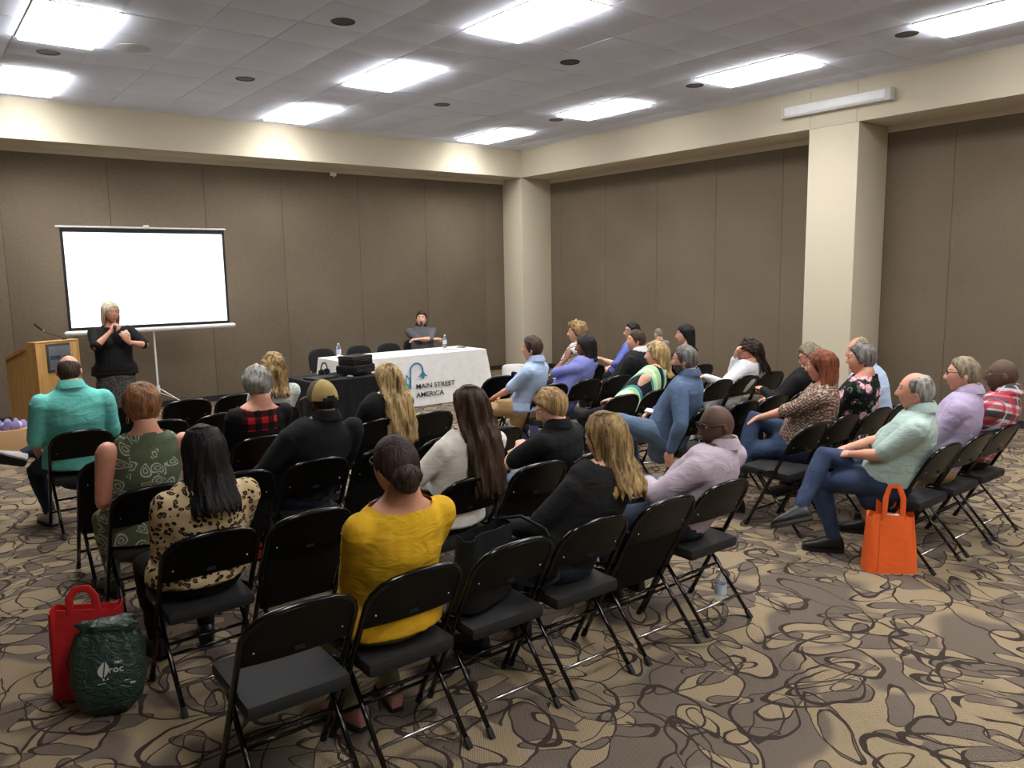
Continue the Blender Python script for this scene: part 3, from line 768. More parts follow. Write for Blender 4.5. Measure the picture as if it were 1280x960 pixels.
        if collar:
            g = G(); an = np.linspace(-2.75, 2.75, 26) ; R1 = []
            for k, (rr, dz) in enumerate([(.078, -.030), (.066, .030), (.073, .034), (.094, -.014), (.096, -.026), (.090, -.022), (.072, .024), (.080, -.030)]):
                R1.append([N + np.array((rr * 1.03 * math.sin(a), -rr * math.cos(a) + .004, dz + .012 - .028 * smoothstep(abs(a), 1.3, 2.75))) * np.array((1 + .1 * bel, 1 + .1 * bel, 1)) for a in an])
            R1 = [list(q) for q in zip(*R1)]
            g.rings(R1, True); part('collar', g, collar, root, 60)
    if pants is not None:
        g = G(); torso(g, .013, .2)
        for i in (0, 1): leg(g, i, .011, 1.93)
        mk('trousers', g, pants, .0145, 4, .0018)
    if skirt is not None:
        g = G(); R1 = []; m_ = 48
        for k in range(12):
            t = k / 11; zz = Pv[2] + .10 - t * (Pv[2] + .10 - .22); a0 = .155 + .07 * t ** .7
            R1.append([np.array((a0 * 1.12 * math.cos(a) * (1 + .05 * t * math.sin(11 * a + 2 * t)), a0 * .95 * math.sin(a) * (1 + .05 * t * math.sin(11 * a + 2 * t)), zz)) for a in np.arange(m_) * 2 * np.pi / m_])
        g.rings(R1); part('skirt', g, skirt, root, 60)
    if shoes is not None:
        for i, sx in enumerate((-1, 1)):
            h, kn, an = legp[i]; o = link('shoe', shoe_mesh(shoes, plain('shoe_sole', (30, 28, 27), .7)), root)
            spec = LG.get(('L', 'R')[i], ()); fd = np.array(spec[2] if len(spec) > 2 else (sx * .25, 1, 0), float)
            shin = nrm(kn - an); fd = nrm(fd); up = nrm(shin - fd * (shin @ fd)); xx = np.cross(fd, up)
            M4 = Matrix([(*(float(q) for q in (xx[r], fd[r], up[r])), float((an - up * .068 + fd * .015)[r])) for r in range(3)] + [(0, 0, 0, 1)]); o.matrix_local = M4
    # --- hair
    if hair:
        hm = hair['mat']; st = hair['style']; g = G(); sk = hair.get('seed', seed)
        hd = lambda V: V @ HR_.T + Hc
        if st in ('short', 'curly', 'bun', 'cap', 'fringe', 'long', 'bob', 'thick'):
            sty = {'short': {'line': (.072, .045, -.005, -.118)}, 'cap': {}, 'curly': {'line': (.062, .02, -.03, -.11)}, 'thick': {'line': (.068, .035, -.015, -.122)}, 'bun': {'line': (.066, .04, .0, -.078)}, 'fringe': {'line': (.06, .035, -.005, -.105), 'bald': hair.get('bald', .035)}, 'long': {'line': (.062, .02, -.02, -.08)}, 'bob': {'line': (.055, .01, -.03, -.08)}}[st]
            if 'line' in hair: sty = dict(sty, line=hair['line'])
            m = hair_mask(PH, TH, hv, sty); th_ = hair.get('thick', {'short': .014, 'curly': .036, 'thick': .026, 'bun': .012, 'fringe': .008, 'long': .016, 'bob': .018, 'cap': .010}[st])
            fac = np.ones_like(m)
            if st in ('short', 'thick') or (st == 'curly' and not hair.get('curtain')): fac = .10 + 1.0 * smoothstep(hv[..., 2], -.09, .06)
            nz = np.zeros_like(m); r = np.random.default_rng(sk); am = hair.get('curl', {'curly': .32, 'short': .16, 'thick': .18}.get(st, .07))
            for q in range(7):
                kx = r.normal(0, 1, 3) * (55 if st != 'curly' else 48) * (.6 + .25 * q); nz += np.sin(hv @ kx + 1.3 * np.sin(hv @ (r.normal(0, 1, 3) * 40)) + r.uniform(0, 6)) / 2.6
            nrmv = hv / np.linalg.norm(hv, axis=-1, keepdims=True)
            off = m * th_ * fac * (1 + am * nz) - .002 * (m < .05)
            if hair.get('sweep'): off = off + m * hair['sweep'] * np.exp(-((hv[..., 2] - .10) / .03) ** 2) * smoothstep(hv[..., 1], -.02, .08)
            hv3 = hv + nrmv * off[..., None]
            keep = m.reshape(-1) > .04; F = [f for f in HF if any(keep[i] for i in f)]
            idx = sorted({i for f in F for i in f}); mp = {a: b for b, a in enumerate(idx)}
            vv = hd(hv3.reshape(-1, 3)[idx]); FF = [tuple(mp[i] for i in f) for f in F]
            g.add(vv, FF)
            if not sty.get('bald') and st != 'cap':
                b = len(g.v); tp = HR_ @ np.array((0, 0, .118 + th_ * fac.max())) + Hc; g.v.append(tuple(tp)); q = (NV - 1) * NU
                for j in range(NU): g.f.append((mp[q + j], mp[q + (j + 1) % NU], b)); g.m.append(0)
        if st in ('long', 'bob') or hair.get('curtain'):
            # a curtain of hair hanging from the crown around the back: outer and inner sheet
            prof = hair['curtain']      # rows of (z, half width, depth, y centre, opening half angle)
            na, nb_ = 44, 26; zs = np.linspace(prof[0][0], prof[-1][0], nb_); pz = [-p_[0] for p_ in prof]
            it = lambda k, z_: np.interp(-z_, pz, [p_[k] for p_ in prof])
            r = np.random.default_rng(sk + 5); ph0 = r.uniform(0, 6, 6); wav = hair.get('wave', .004)
            sheets = []
            for inn in (0, 1):
                R1 = []
                for z_ in zs:
                    rx_, ry_, yc, op = it(1, z_), it(2, z_), it(3, z_), it(4, z_)
                    an = np.linspace(-op, op, na); row = []
                    for a in an:
                        rd = 1 - (.10 if inn else 0); t_ = (prof[0][0] - z_)
                        dsp = wav * (math.sin(9 * a + 14 * z_ + ph0[0]) + .7 * math.sin(17 * a - 24 * z_ + ph0[1]) + .6 * math.sin(31 * a + 9 * z_ + ph0[2])) * smoothstep(t_, 0, .12)
                        edge = .012 * math.sin(23 * a + ph0[3]) + .008 * math.sin(41 * a + ph0[4])
                        zz = z_ + (edge * 1.4 * smoothstep(t_ / (prof[0][0] - prof[-1][0]), .7, 1.0))
                        row.append(np.array((math.sin(a) * (rx_ * rd + dsp), -math.cos(a) * (ry_ * rd + dsp) + yc, zz)))
                    R1.append(row)
                sheets.append(np.array(R1))
            a_, b_ = sheets; n = na; V = np.concatenate([a_.reshape(-1, 3), b_.reshape(-1, 3)]); K = nb_ * na; F = []
            for i in range(nb_ - 1):
                for j in range(na - 1):
                    q = i * na + j; F += [(q, q + 1, q + na + 1, q + na), (K + q, K + q + na, K + q + na + 1, K + q + 1)]
                for q in (i * na, i * na + na - 1): F.append((q, q + na, K + q + na, K + q))
            for j in range(na - 1):
                for q in (j, (nb_ - 1) * na + j): F.append((q, q + 1, K + q + 1, K + q))
            V = V if hair.get('hang') is None else V
            Rh = rotz(hy) @ roty(roll * .4) @ rotx(-nod * .35)
            g.add(V @ Rh.T + Hc, F)
        if st == 'bun':
            bc = np.array(hair.get('bun', (.02, -.125, .03))); 
            for q in range(5):
                aa = q * 1.25; g.tube([HR_ @ (bc + np.array((math.cos(t) * .036, .010 * math.sin(3 * t + q) - .006 * q + .012, math.sin(t) * .036))) + Hc for t in np.linspace(aa, aa + 5.6, 16)], [.012 + .012 * math.sin(np.pi * k / 15) for k in range(16)], 8)
            g.ell(HR_ @ bc + Hc, (.053, .042, .053), HR_)
        ho = part('hair', g, hm, root, 0)
        if st == 'cap':
            c1, c2 = hair['cap']; crown = G(); mesh_ = G(); rr = []
            nu, nv = 36, 12
            for half, gg in ((0, crown), (1, mesh_)):
                rows = []
                for i in range(nv + 1):
                    t = i / nv * np.pi / 2
                    n_ = 19; a0 = (-np.pi * .56, np.pi * .56) if half == 0 else (np.pi * .56, np.pi * 1.44)
                    rows.append([HR_ @ np.array((math.sin(a) * .092 * math.cos(t) ** .8, math.cos(a) * .112 * math.cos(t) ** .8 - .004, .026 + (.108 - .0) * math.sin(t) ** .9 - (.026 if half else .026 * (a / (np.pi * .56)) ** 2) * math.cos(t) * (1 if half == 0 else 1 - .0))) + Hc for a in np.linspace(*a0, n_)])
                if half == 1:                                            # opening above the strap
                    gg.rings(rows[2:], False, closed=False)
                    gg.rings([r_[:8] for r_ in rows[:3]], False, closed=False); gg.rings([r_[11:] for r_ in rows[:3]], False, closed=False)
                    strap = G(); strap.rings([[np.array(p) + HR_ @ np.array((0, -.002, dz)) for p in rows[0][5:14]] for dz in (.001, .02)], False, closed=False)
                else: gg.rings(rows, False, closed=False)
            rim = []
            for a in np.linspace(-.95, .95, 15): rim.append([HR_ @ np.array((math.sin(a) * .095, math.cos(a) * .113, .03 - .01 * a * a)) + Hc, HR_ @ np.array((math.sin(a) * .105, .06 + math.cos(a) * .12, .015 - .02 * a * a)) + Hc, HR_ @ np.array((math.sin(a) * .105, .06 + math.cos(a) * .12, .011 - .02 * a * a)) + Hc, HR_ @ np.array((math.sin(a) * .095, math.cos(a) * .113, .026 - .01 * a * a)) + Hc])
            hat = part('cap', crown, c1, root, 60); part('mesh_back', mesh_, c2, hat, 60); part('strap', strap, M_dark, hat, 60)
            part('brim', G().rings(rim, True), c1, hat, 50)
            part('button', G().ell(HR_ @ np.array((0, -.004, .135)) + Hc, (.008, .008, .004), nu=8, nv=5), c1, hat, 0)
    if hoops:
        for sx in (-1, 1):
            part('hoop_earring', G().tube([HR_ @ np.array((sx * .083, -.012 + .021 * math.sin(a), -.058 + .021 * math.cos(a))) + Hc for a in np.linspace(0, 2 * np.pi, 17)], .0022, 6), plain('gold', (214, 178, 108), .25, .5, 1.0), root, 0)
    if glasses:
        g = G(); gm = M_lens_f if glasses == 'black' else M_wire; r_ = .0018 if glasses != 'black' else .0026
        for sx in (-1, 1):
            g.tube([HR_ @ np.array((sx * (.032 + .023 * math.cos(a)), .0985 - .006 * abs(math.cos(a)) * (math.cos(a) > 0), .020 + .017 * math.sin(a))) + Hc for a in np.linspace(0, 2 * np.pi, 17)], r_, 6)
            g.tube([HR_ @ np.array(p) + Hc for p in ((sx * .055, .095, .024), (sx * .074, .06, .024), (sx * .082, .0, .022), (sx * .083, -.02, .008))], r_, 6)
        g.tube([HR_ @ np.array(p) + Hc for p in ((-.010, .101, .024), (0, .104, .026), (.010, .101, .024))], r_, 6)
        part('glasses', g, gm, root, 0)

    return dict(root=root, Hc=Hc, N=N, HR=HR_, arms=armp, legs=legp, spine=spine, S=S)
# ------------------------------------------------------------------ clothing patterns
def leopard(t, o, b):
    wp = t.vmath('ADD', o, t.vmath('SCALE', t.noise(o, 18, 2).outputs[1], .03))
    v = t.n('ShaderNodeTexVoronoi', {'Vector': wp, 'Scale': 36.0, 'Randomness': .85}); d = v.outputs['Distance']
    nz = t.noise(o, 55, 1).outputs[0]; dd = t.math('ADD', d, t.math('MULTIPLY', t.math('SUBTRACT', nz, .5), .35))
    ring = t.math('MULTIPLY', t.step(dd, .17, .22), t.math('SUBTRACT', 1.0, t.step(dd, .40, .45)))
    core = t.math('SUBTRACT', 1.0, t.step(dd, .17, .22))
    return t.mix(ring, t.mix(core, srgb((204, 180, 142)), srgb((120, 88, 60))), srgb((28, 22, 20)))
def paisley(t, o, b):
    p = t.map(o, (1, .35, 1)); v = t.n('ShaderNodeTexVoronoi', {'Vector': p, 'Scale': 11.5, 'Randomness': .8}); cl = t.sep(v.outputs['Color'])
    d = t.vmath('SCALE', t.vmath('SUBTRACT', p, v.outputs['Position']), 11.5)
    r = t.n('ShaderNodeVectorRotate', {'Vector': d, 'Angle': t.math('MULTIPLY', cl[0], 6.28)}, rotation_type='Y_AXIS').outputs[0]
    s = t.sep(r); k = t.math('ADD', 1.0, t.math('MULTIPLY', s[0], 1.15)); k = t.math('MAXIMUM', k, .4)
    q = t.n('ShaderNodeCombineXYZ', {0: t.math('MULTIPLY', s[0], 1.9), 1: 0.0, 2: t.math('DIVIDE', t.math('MULTIPLY', t.math('SUBTRACT', s[2], t.math('MULTIPLY', t.math('MULTIPLY', s[0], s[0]), .5)), 3.0), k)}).outputs[0]
    L = t.math('ADD', t.vmath('LENGTH', q), t.math('MULTIPLY', t.math('SUBTRACT', t.noise(o, 120, 1).outputs[0], .5), .12))
    a = t.math('MULTIPLY', t.step(L, .66, .70), t.math('SUBTRACT', 1.0, t.step(L, .86, .92)))
    c = t.math('MULTIPLY', t.step(L, .22, .27), t.math('SUBTRACT', 1.0, t.step(L, .42, .47)))
    m = t.math('MULTIPLY', t.math('MAXIMUM', a, t.math('MULTIPLY', c, .8)), t.math('GREATER_THAN', cl[1], .25))
    return t.mix(t.math('MULTIPLY', m, .85), b, srgb((196, 204, 188)))
def bands(t, x, period, lo, hi, soft=.02):
    f = t.math('FRACT', t.math('DIVIDE', x, period)); return t.math('MULTIPLY', t.step(f, lo - soft, lo + soft), t.math('SUBTRACT', 1.0, t.step(f, hi - soft, hi + soft)))
def buffalo(t, o, b):
    s = t.sep(o); yoke = t.math('MULTIPLY', t.math('LESS_THAN', t.math('ABSOLUTE', s[0]), .12), t.math('MULTIPLY', t.math('GREATER_THAN', s[2], .84), t.math('LESS_THAN', s[1], .14)))
    bx = bands(t, t.math('ADD', s[0], 10.0), .092, .25, .75); bz = bands(t, s[2], .092, .2, .7)
    red = t.mix(bx, srgb((196, 40, 44)), srgb((70, 18, 22))); red = t.mix(bz, red, t.mix(bx, srgb((70, 18, 22)), srgb((16, 12, 13))))
    return t.mix(yoke, b, red)
def stripes(t, o, b):
    s = t.sep(o); z = t.math('ADD', s[2], t.math('MULTIPLY', s[1], .35))
    return t.mix(t.math('MAXIMUM', bands(t, z, .105, .2, .32), bands(t, z, .105, .44, .52)), b, srgb((38, 34, 36)))
def green_stripes(t, o, b):
    s = t.sep(o); x = t.math('ADD', t.math('ABSOLUTE', s[0]), 2.0)
    a = t.mix(bands(t, x, .15, .30, .62), srgb((176, 224, 170)), srgb((24, 30, 34))); a = t.mix(bands(t, x, .15, .62, .72), a, srgb((64, 140, 150)))
    return t.mix(bands(t, x, .15, .85, 1.2), a, srgb((226, 232, 206)))
def plaid(t, o, b):
    s = t.sep(o); x = t.math('ADD', t.math('ADD', s[0], t.math('MULTIPLY', s[1], .4)), 5.0); z = t.math('ADD', s[2], t.math('MULTIPLY', s[0], .25))
    c = t.mix(bands(t, z, .115, .1, .5), b, srgb((84, 84, 96))); c = t.mix(t.math('MULTIPLY', bands(t, x, .10, .1, .5), .75), c, srgb((186, 44, 66)))
    c = t.mix(t.math('MULTIPLY', bands(t, z, .115, .62, .9), .8), c, srgb((190, 46, 66)))
    return t.mix(t.math('MULTIPLY', bands(t, x, .10, .7, .78), .8), c, srgb((232, 226, 230)))
def floral(t, o, b):
    p = t.vmath('ADD', o, t.vmath('SCALE', t.noise(o, 40, 2).outputs[1], .018))
    v = t.n('ShaderNodeTexVoronoi', {'Vector': p, 'Scale': 11.0, 'Randomness': .9}); d = v.outputs['Distance']; cl = t.sep(v.outputs['Color'])
    v2 = t.n('ShaderNodeTexVoronoi', {'Vector': p, 'Scale': 46.0}).outputs['Distance']
    m = t.math('MULTIPLY', t.math('SUBTRACT', 1.0, t.step(d, .36, .42)), t.math('GREATER_THAN', cl[0], .35))
    pet = t.mix(t.step(v2, .2, .55), srgb((214, 96, 128)), srgb((240, 196, 204)))
    leaf = t.math('MULTIPLY', t.math('MULTIPLY', t.step(d, .44, .46), t.math('SUBTRACT', 1.0, t.step(d, .52, .56))), t.math('GREATER_THAN', t.noise(o, 30, 1).outputs[0], .5))
    return t.mix(m, t.mix(leaf, b, srgb((84, 112, 96))), pet)
def chevron(t, o, b):
    s = t.sep(o); zz = t.math('ADD', s[2], t.math('MULTIPLY', t.math('PINGPONG', t.math('ADD', t.math('ADD', s[0], s[1]), 5.0), .022), .9))
    n = t.noise(o, 45, 2).outputs[0]; f = t.math('MULTIPLY', bands(t, zz, .026, .15, .6), t.step(n, .36, .56))
    return t.mix(f, b, srgb((190, 166, 148)))
def pale_print(t, o, b):
    v = t.n('ShaderNodeTexVoronoi', {'Vector': o, 'Scale': 42.0}); cl = t.sep(v.outputs['Color'])
    m = t.math('MULTIPLY', t.math('SUBTRACT', 1.0, t.step(v.outputs['Distance'], .32, .4)), t.math('GREATER_THAN', cl[0], .4))
    return t.mix(t.math('MULTIPLY', m, .7), b, srgb((120, 170, 158)))
def denim(name, c):
    def pat(t, o, b):
        n = t.noise(t.map(o, (1, 1, .5)), 7, 3).outputs[0]; f = t.noise(t.map(o, (300, 300, 90)), 1, 1).outputs[0]
        return t.mix(t.math('ADD', t.math('MULTIPLY', t.step(n, .35, .75), .45), t.math('MULTIPLY', f, .25)), b, tuple(min(1, q * 1.9 + .025) for q in srgb(c)))
    return cloth(name, c, pat)
def dotskirt(t, o, b):
    v = t.n('ShaderNodeTexVoronoi', {'Vector': o, 'Scale': 75.0}).outputs['Distance']; return t.mix(t.math('SUBTRACT', 1.0, t.step(v, .2, .3)), b, srgb((150, 146, 142)))
jean = denim('blue_jeans', (42, 56, 82)); jean_l = denim('light_jeans', (82, 100, 124)); jean_d = denim('dark_jeans', (30, 38, 54))
black_c = cloth('black_cloth', (22, 22, 24)); black_t = cloth('black_trousers', (20, 20, 22), wr=.4)
khaki = cloth('khaki_twill', (176, 146, 104)); grey_t = cloth('grey_trousers', (86, 86, 90))
sh_black = plain('black_leather', (22, 20, 20), .4); sh_white = plain('white_sneaker', (222, 222, 220), .5); sh_brown = plain('brown_suede', (122, 98, 74), .85); sh_grey = plain('grey_sneaker', (176, 170, 168), .7)
H = dict(
    brown=hairmat('brown_hair', (34, 25, 20), (84, 64, 50)), dkbrown=hairmat('dark_brown_hair', (22, 16, 14), (62, 45, 37)), black=hairmat('black_hair', (8, 8, 9), (34, 32, 33)),
    blond=hairmat('blond_hair', (92, 70, 44), (212, 182, 128)), dblond=hairmat('dark_blond_hair', (74, 55, 36), (188, 156, 106)), sandy=hairmat('sandy_hair', (120, 92, 58), (198, 164, 112)),
    red=hairmat('auburn_hair', (74, 36, 24), (150, 86, 58)), cop=hairmat('copper_brown_hair', (66, 42, 28), (168, 118, 78)), grey=hairmat('grey_hair', (70, 68, 66), (178, 174, 168)),
    salt=hairmat('salt_and_pepper_hair', (56, 54, 54), (136, 132, 128)), white=hairmat('pale_blond_hair', (168, 152, 124), (226, 214, 190)), tawny=hairmat('tawny_grey_hair', (86, 76, 62), (160, 146, 122)), stub=hairmat('cropped_dark_hair', (48, 38, 32), (78, 62, 52)))
CUR_BOB = [(.125, .03, .035, -.01, 3.1), (.11, .064, .078, -.008, 2.7), (.06, .092, .112, -.006, 2.05), (0, .096, .116, -.006, 1.75), (-.06, .100, .112, -.008, 1.68), (-.12, .104, .104, -.015, 1.6), (-.15, .10, .098, -.018, 1.5)]
def cur(L, w, d, yc=-.03, op=1.5, top=.126, w0=.096):
    return [(top, .03, .035, -.01, 3.1), (top - .014, .066, .078, -.008, 2.75), (.06, w0 - .004, .113, -.006, 2.05), (0, w0, .118, -.008, 1.72), (-.08, w0 + .3 * (w - w0), .112, -.02, 1.6), (-.16, w0 + .7 * (w - w0), d, yc - .03, op - .12), (-(L * .6 + .08), w, d + .01, yc - .055, op - .18), (-L, w * .92, d + .01, yc - .06, op - .25)]
LIFT = lambda sx: (0, 0, 0)
def seat(b, r, c): return P(b, r, c)
def sit(b, r, c, label, **k):
    x, y = P(b, r, c); ddx = k.pop('ox', 0)
    return person(label, x + ddx, y, **k)
look_p = SPEAK
# ---- left block
yellow = sit('C', 0, 1, 'woman in a mustard yellow top with her dark hair in a bun', top=1.285, dx=0, fwd=.15, girth=1.14, fem=True, skn='tan', hair=dict(style='bun', mat=H['dkbrown'], thick=.012, bun=(-.035, -.118, -.028)), look=.12, nod=.05,
    shirt=cloth('mustard_jersey', (214, 168, 36), wr=.55), sleeve=.9, neck=(.06, .040, 6.0, .004), blouse_len=.06, pants=cloth('pale_olive_trousers', (136, 140, 112)), shoes=plain('floral_flats', (170, 120, 112), .6), glasses='wire', legs=dict(L=((-.1, .42, .085), (-.1, .8, 1)), R=((.1, .46, .085), (.1, .8, 1))))
sit('C', 0, 3, 'woman with shoulder-length blond hair in a black top, hands in her lap', top=1.235, dx=.2, fwd=.15, girth=1.12, fem=True, skn='fair', hair=dict(style='long', mat=H['dblond'], curtain=cur(.25, .118, .105, -.03, 1.55), wave=.007), look=.18, nod=.12, roll=-.02,
    shirt=cloth('black_knit', (30, 30, 31)), sleeve=.97, pants=jean_d, shoes=sh_black, arms=dict(L=((-.14, .50, .67), (-.7, -.5, -.5), 'curl'), R=((-.06, .50, .66), (.7, -.6, -.4), 'curl')), legs=dict(L=((-.26, .62, .085), (-.3, .8, 1)), R=((.05, .64, .085), (.1, .8, 1))))
sit('C', 0, 5, 'bald man in a pale mauve shirt and black glasses, head turned left', top=1.175, dx=.14, fwd=.13, girth=1.18, sh=1.12, skn='dark', look=.95, nod=.12, hair=None, rz=.18, fat=.25,
    shirt=cloth('mauve_shirt', (186, 172, 186), wr=.7), sleeve=.97, collar=cloth('mauve_shirt', 0), pants=jean_d, shoes=sh_black, glasses='black', arms=dict(L=((-.06, .46, .74), (-.9, -.2, -.3), 'curl'), R=((.10, .47, .70), (.8, -.5, -.3), 'curl')))
sit('C', 1, 0, 'woman with glossy black shoulder-length hair in a leopard print top', top=1.24, dx=.03, fwd=.15, girth=1.13, fem=True, skn='tan', hair=dict(style='bob', mat=H['black'], curtain=cur(.245, .122, .108, -.02, 1.6), wave=.004), look=.05, nod=.1,
    shirt=cloth('leopard_print', (196, 172, 136), leopard), sleeve=.97, pants=black_t, shoes=sh_black, blouse_len=.03)
sit('C', 1, 3, 'woman with long dark wavy hair in a white blouse', top=1.275, dx=.09, fwd=.15, girth=1.08, fem=True, skn='fair', hair=dict(style='long', mat=H['brown'], curtain=cur(.47, .135, .105, -.045, 1.45), wave=.011), look=.1,
    shirt=cloth('white_blouse', (238, 234, 226), wr=.6), sleeve=.97, pants=grey_t, shoes=sh_black, blouse_len=.07, arms=dict(L=((-.1, .42, .68), (-1, -.3, -.3))))
sit('C', 1, 5, 'blond man in a black polo bowed forward over his hands', top=1.165, dx=-.05, fwd=.24, girth=1.14, sh=1.12, skn='fair', hair=dict(style='thick', mat=H['sandy'], thick=.026), look=.75, nod=.42, rz=.30,
    shirt=black_c, sleeve=.38, collar=black_c, pants=jean_l, shoes=sh_black, arms=dict(L=((-.06, .50, .79), (-1, .35, -.7), 'curl', (.8, .4, .1)), R=((.06, .54, .74), (.8, -.3, -.3), 'curl')), legs=dict(L=((-.22, .66, .085), (-.35, .8, 1)), R=((.12, .62, .085), (.1, .8, 1))))
sit('C', 2, 0, 'woman with short copper-brown hair and hoop earrings in a green paisley sleeveless top', top=1.33, dx=.01, fwd=.15, girth=1.2, fem=True, skn='pink', hair=dict(style='curly', mat=H['cop'], thick=.026, curl=.16, line=(.06, .02, -.035, -.108)), look=.02,
    shirt=cloth('green_paisley', (92, 104, 80), paisley), sleeve=0, neck=(.04, .012), pants=cloth('green_paisley', 0), shoes=sh_black, blouse_len=.10, fatarm=1.12, hoops=True, arms=dict(L=((-.17, .42, .62), (-.35, -.6, -.8)), R=((.17, .44, .62), (.35, -.6, -.8))))
cap = sit('C', 2, 2, 'man in a brown and tan trucker cap and black sweater', top=1.25, dx=.12, fwd=.15, girth=1.24, sh=1.12, skn='dark', hair=dict(style='cap', mat=H['black'], thick=.006, cap=(plain('brown_cap_twill', (84, 68, 58), .85), cloth('tan_cap_mesh', (176, 152, 98), wr=.1))), look=.1, nod=.05, roll=.05,
    shirt=black_c, sleeve=.97, collar=black_c, pants=jean_d, shoes=sh_brown, arms=dict(L=((-.20, .44, .68), (-.6, -.5, -.4), 'curl'), R=((.16, .46, .68), (.5, -.6, -.4))), legs=dict(R=((-.26, .52, .60), (1, .5, .3), (-.9, .3, .4)), L=((-.1, .60, .085), (-.1, .8, 1))))
sit('C', 3, 2, 'grey-haired woman in a black cardigan with a red plaid yoke', top=1.26, dx=.04, fwd=.14, girth=1.14, fem=True, skn='pink', hair=dict(style='curly', mat=H['grey'], thick=.032, curl=.2, line=(.06, .02, -.035, -.105)), look=-.05,
    shirt=cloth('black_with_plaid_yoke', (20, 19, 20), buffalo), sleeve=.97, neck=(.05, .045, 4.0, .02), pants=jean, shoes=sh_black)
sit('C', 3, 4, 'woman with very long wavy blond hair in a black cardigan', top=1.205, dx=.14, fwd=.15, girth=1.06, fem=True, skn='fair', hair=dict(style='long', mat=H['blond'], curtain=cur(.50, .15, .10, -.05, 1.5), wave=.012), look=.2, nod=.05, roll=-.08,
    shirt=black_c, sleeve=.97, pants=black_t, shoes=sh_black)
sit('C', 4, 3, 'woman with curly dark blond hair in a pale print top', ox=.09, top=1.235, dx=.05, fwd=.15, girth=1.0, fem=True, skn='fair', hair=dict(style='curly', mat=H['dblond'], thick=.034, curtain=cur(.23, .095, .09, -.02, 1.5), wave=.012), look=.0, roll=.05,
    shirt=cloth('pale_print', (204, 208, 204), pale_print), sleeve=.9, pants=black_t, shoes=sh_black)
sit('C', 4, 0, 'balding man in a turquoise polo shirt, ankle crossed on his knee', top=1.35, dx=-.02, fwd=.15, girth=1.26, sh=1.12, skn='pink', hair=dict(style='fringe', mat=H['stub'], bald=.042, thick=.004), look=-.25, nod=.02, roll=.03,
    shirt=cloth('turquoise_pique', (112, 204, 194), wr=.6), sleeve=.5, collar=cloth('turquoise_pique', 0), pants=jean_d, shoes=sh_grey, blouse_len=.07, arms=dict(L=((-.25, .40, .62), (-.35, -.6, -.7)), R=((.22, .42, .64), (.35, -.6, -.6))), legs=dict(R=((-.36, .50, .58), (.8, .7, .2), (-.9, .35, .3)), L=((-.2, .46, .085), (-.2, .8, 1))))
# ---- right block
sit('R', 0, 0, 'older balding man in a pale green short-sleeved shirt, legs crossed, beside the orange tote', top=1.245, dx=-.04, fwd=.14, girth=1.12, sh=1.08, skn='pink', hair=dict(style='fringe', mat=H['grey'], bald=.062, thick=.014, line=(.10, .075, .01, -.105)), look=look_p, rz=.42,
    shirt=cloth('pale_green_shirt', (176, 198, 192), wr=.8), sleeve=.42, collar=cloth('pale_green_shirt', 0), pants=jean, shoes=sh_black, arms=dict(L=((-.06, .53, .70), (-.9, -.4, -.5), 'curl', (.5, .8, -.2), (-.6, 0, 1)), R=((.05, .57, .71), (.8, -.5, -.3), 'curl', (-.5, .8, -.3), (.5, 0, 1))),
    legs=dict(L=((.0, .60, .085), (0, .8, 1), (-.15, 1, 0)), R=((-.24, .80, .34), (.25, .35, 1), (-.3, .9, -.25))))
sit('R', 0, 1, 'man with cropped grey-blond hair and dark glasses in a lavender polo', top=1.29, dx=.08, fwd=.14, girth=1.14, sh=1.06, skn='pink', hair=dict(style='short', mat=H['tawny'], thick=.012), look=look_p, rz=.15, glasses='black',
    shirt=cloth('lavender_pique', (178, 164, 196), wr=.6), sleeve=.5, collar=cloth('lavender_pique', 0), pants=khaki, shoes=sh_black)
sit('R', 0, 2, 'bald man with glasses and a beard in a red plaid shirt at the right edge', ox=.05, top=1.245, dx=.02, fwd=.08, girth=1.14, sh=1.04, skn='dark', look=look_p, rz=.1, glasses='wire', beard='goatee', hair=None,
    shirt=cloth('red_plaid', (206, 198, 204), plaid), sleeve=.5, collar=cloth('red_plaid', 0), pants=black_t, shoes=sh_black)
sit('R', 1, 1, 'red-haired woman in a brown zigzag top with her arm stretched over the chair ahead', top=1.285, dx=-.04, fwd=.14, girth=1.14, fem=True, skn='pink', hair=dict(style='bob', mat=H['red'], curtain=CUR_BOB, wave=.006), look=look_p, rz=.45, nod=.05, glasses='wire',
    shirt=cloth('brown_zigzag', (96, 76, 66), chevron), sleeve=.52, pants=jean, shoes=sh_black, arms=dict(L=((-.13, .66, .74), (-.8, -.2, -.6), 'relaxed', (.1, .8, -.55))), legs=dict(L=((-.16, .74, .085), (-.2, .8, 1)), R=((-.26, .70, .40), (.1, .4, 1))))
sit('R', 1, 2, 'grey-haired woman with glasses in a black top with pink flowers', top=1.295, dx=-.02, fwd=.14, girth=1.2, fem=True, skn='pink', hair=dict(style='thick', mat=H['salt'], thick=.022), look=look_p, rz=.2, glasses='wire',
    shirt=cloth('black_floral', (20, 20, 24), floral), sleeve=.55, pants=black_t, shoes=sh_black, blouse_len=.12)
sit('R', 1, 3, 'balding man in a pale blue shirt leaning forward behind the floral top', top=1.315, dx=-.06, fwd=.38, girth=1.12, sh=1.1, skn='pink', hair=dict(style='fringe', mat=H['tawny'], bald=.085, thick=.010), look=look_p, nod=.1, rz=.1,
    shirt=cloth('pale_blue_shirt', (176, 196, 222), wr=.6), sleeve=.97, collar=cloth('pale_blue_shirt', 0), pants=grey_t, shoes=sh_black)
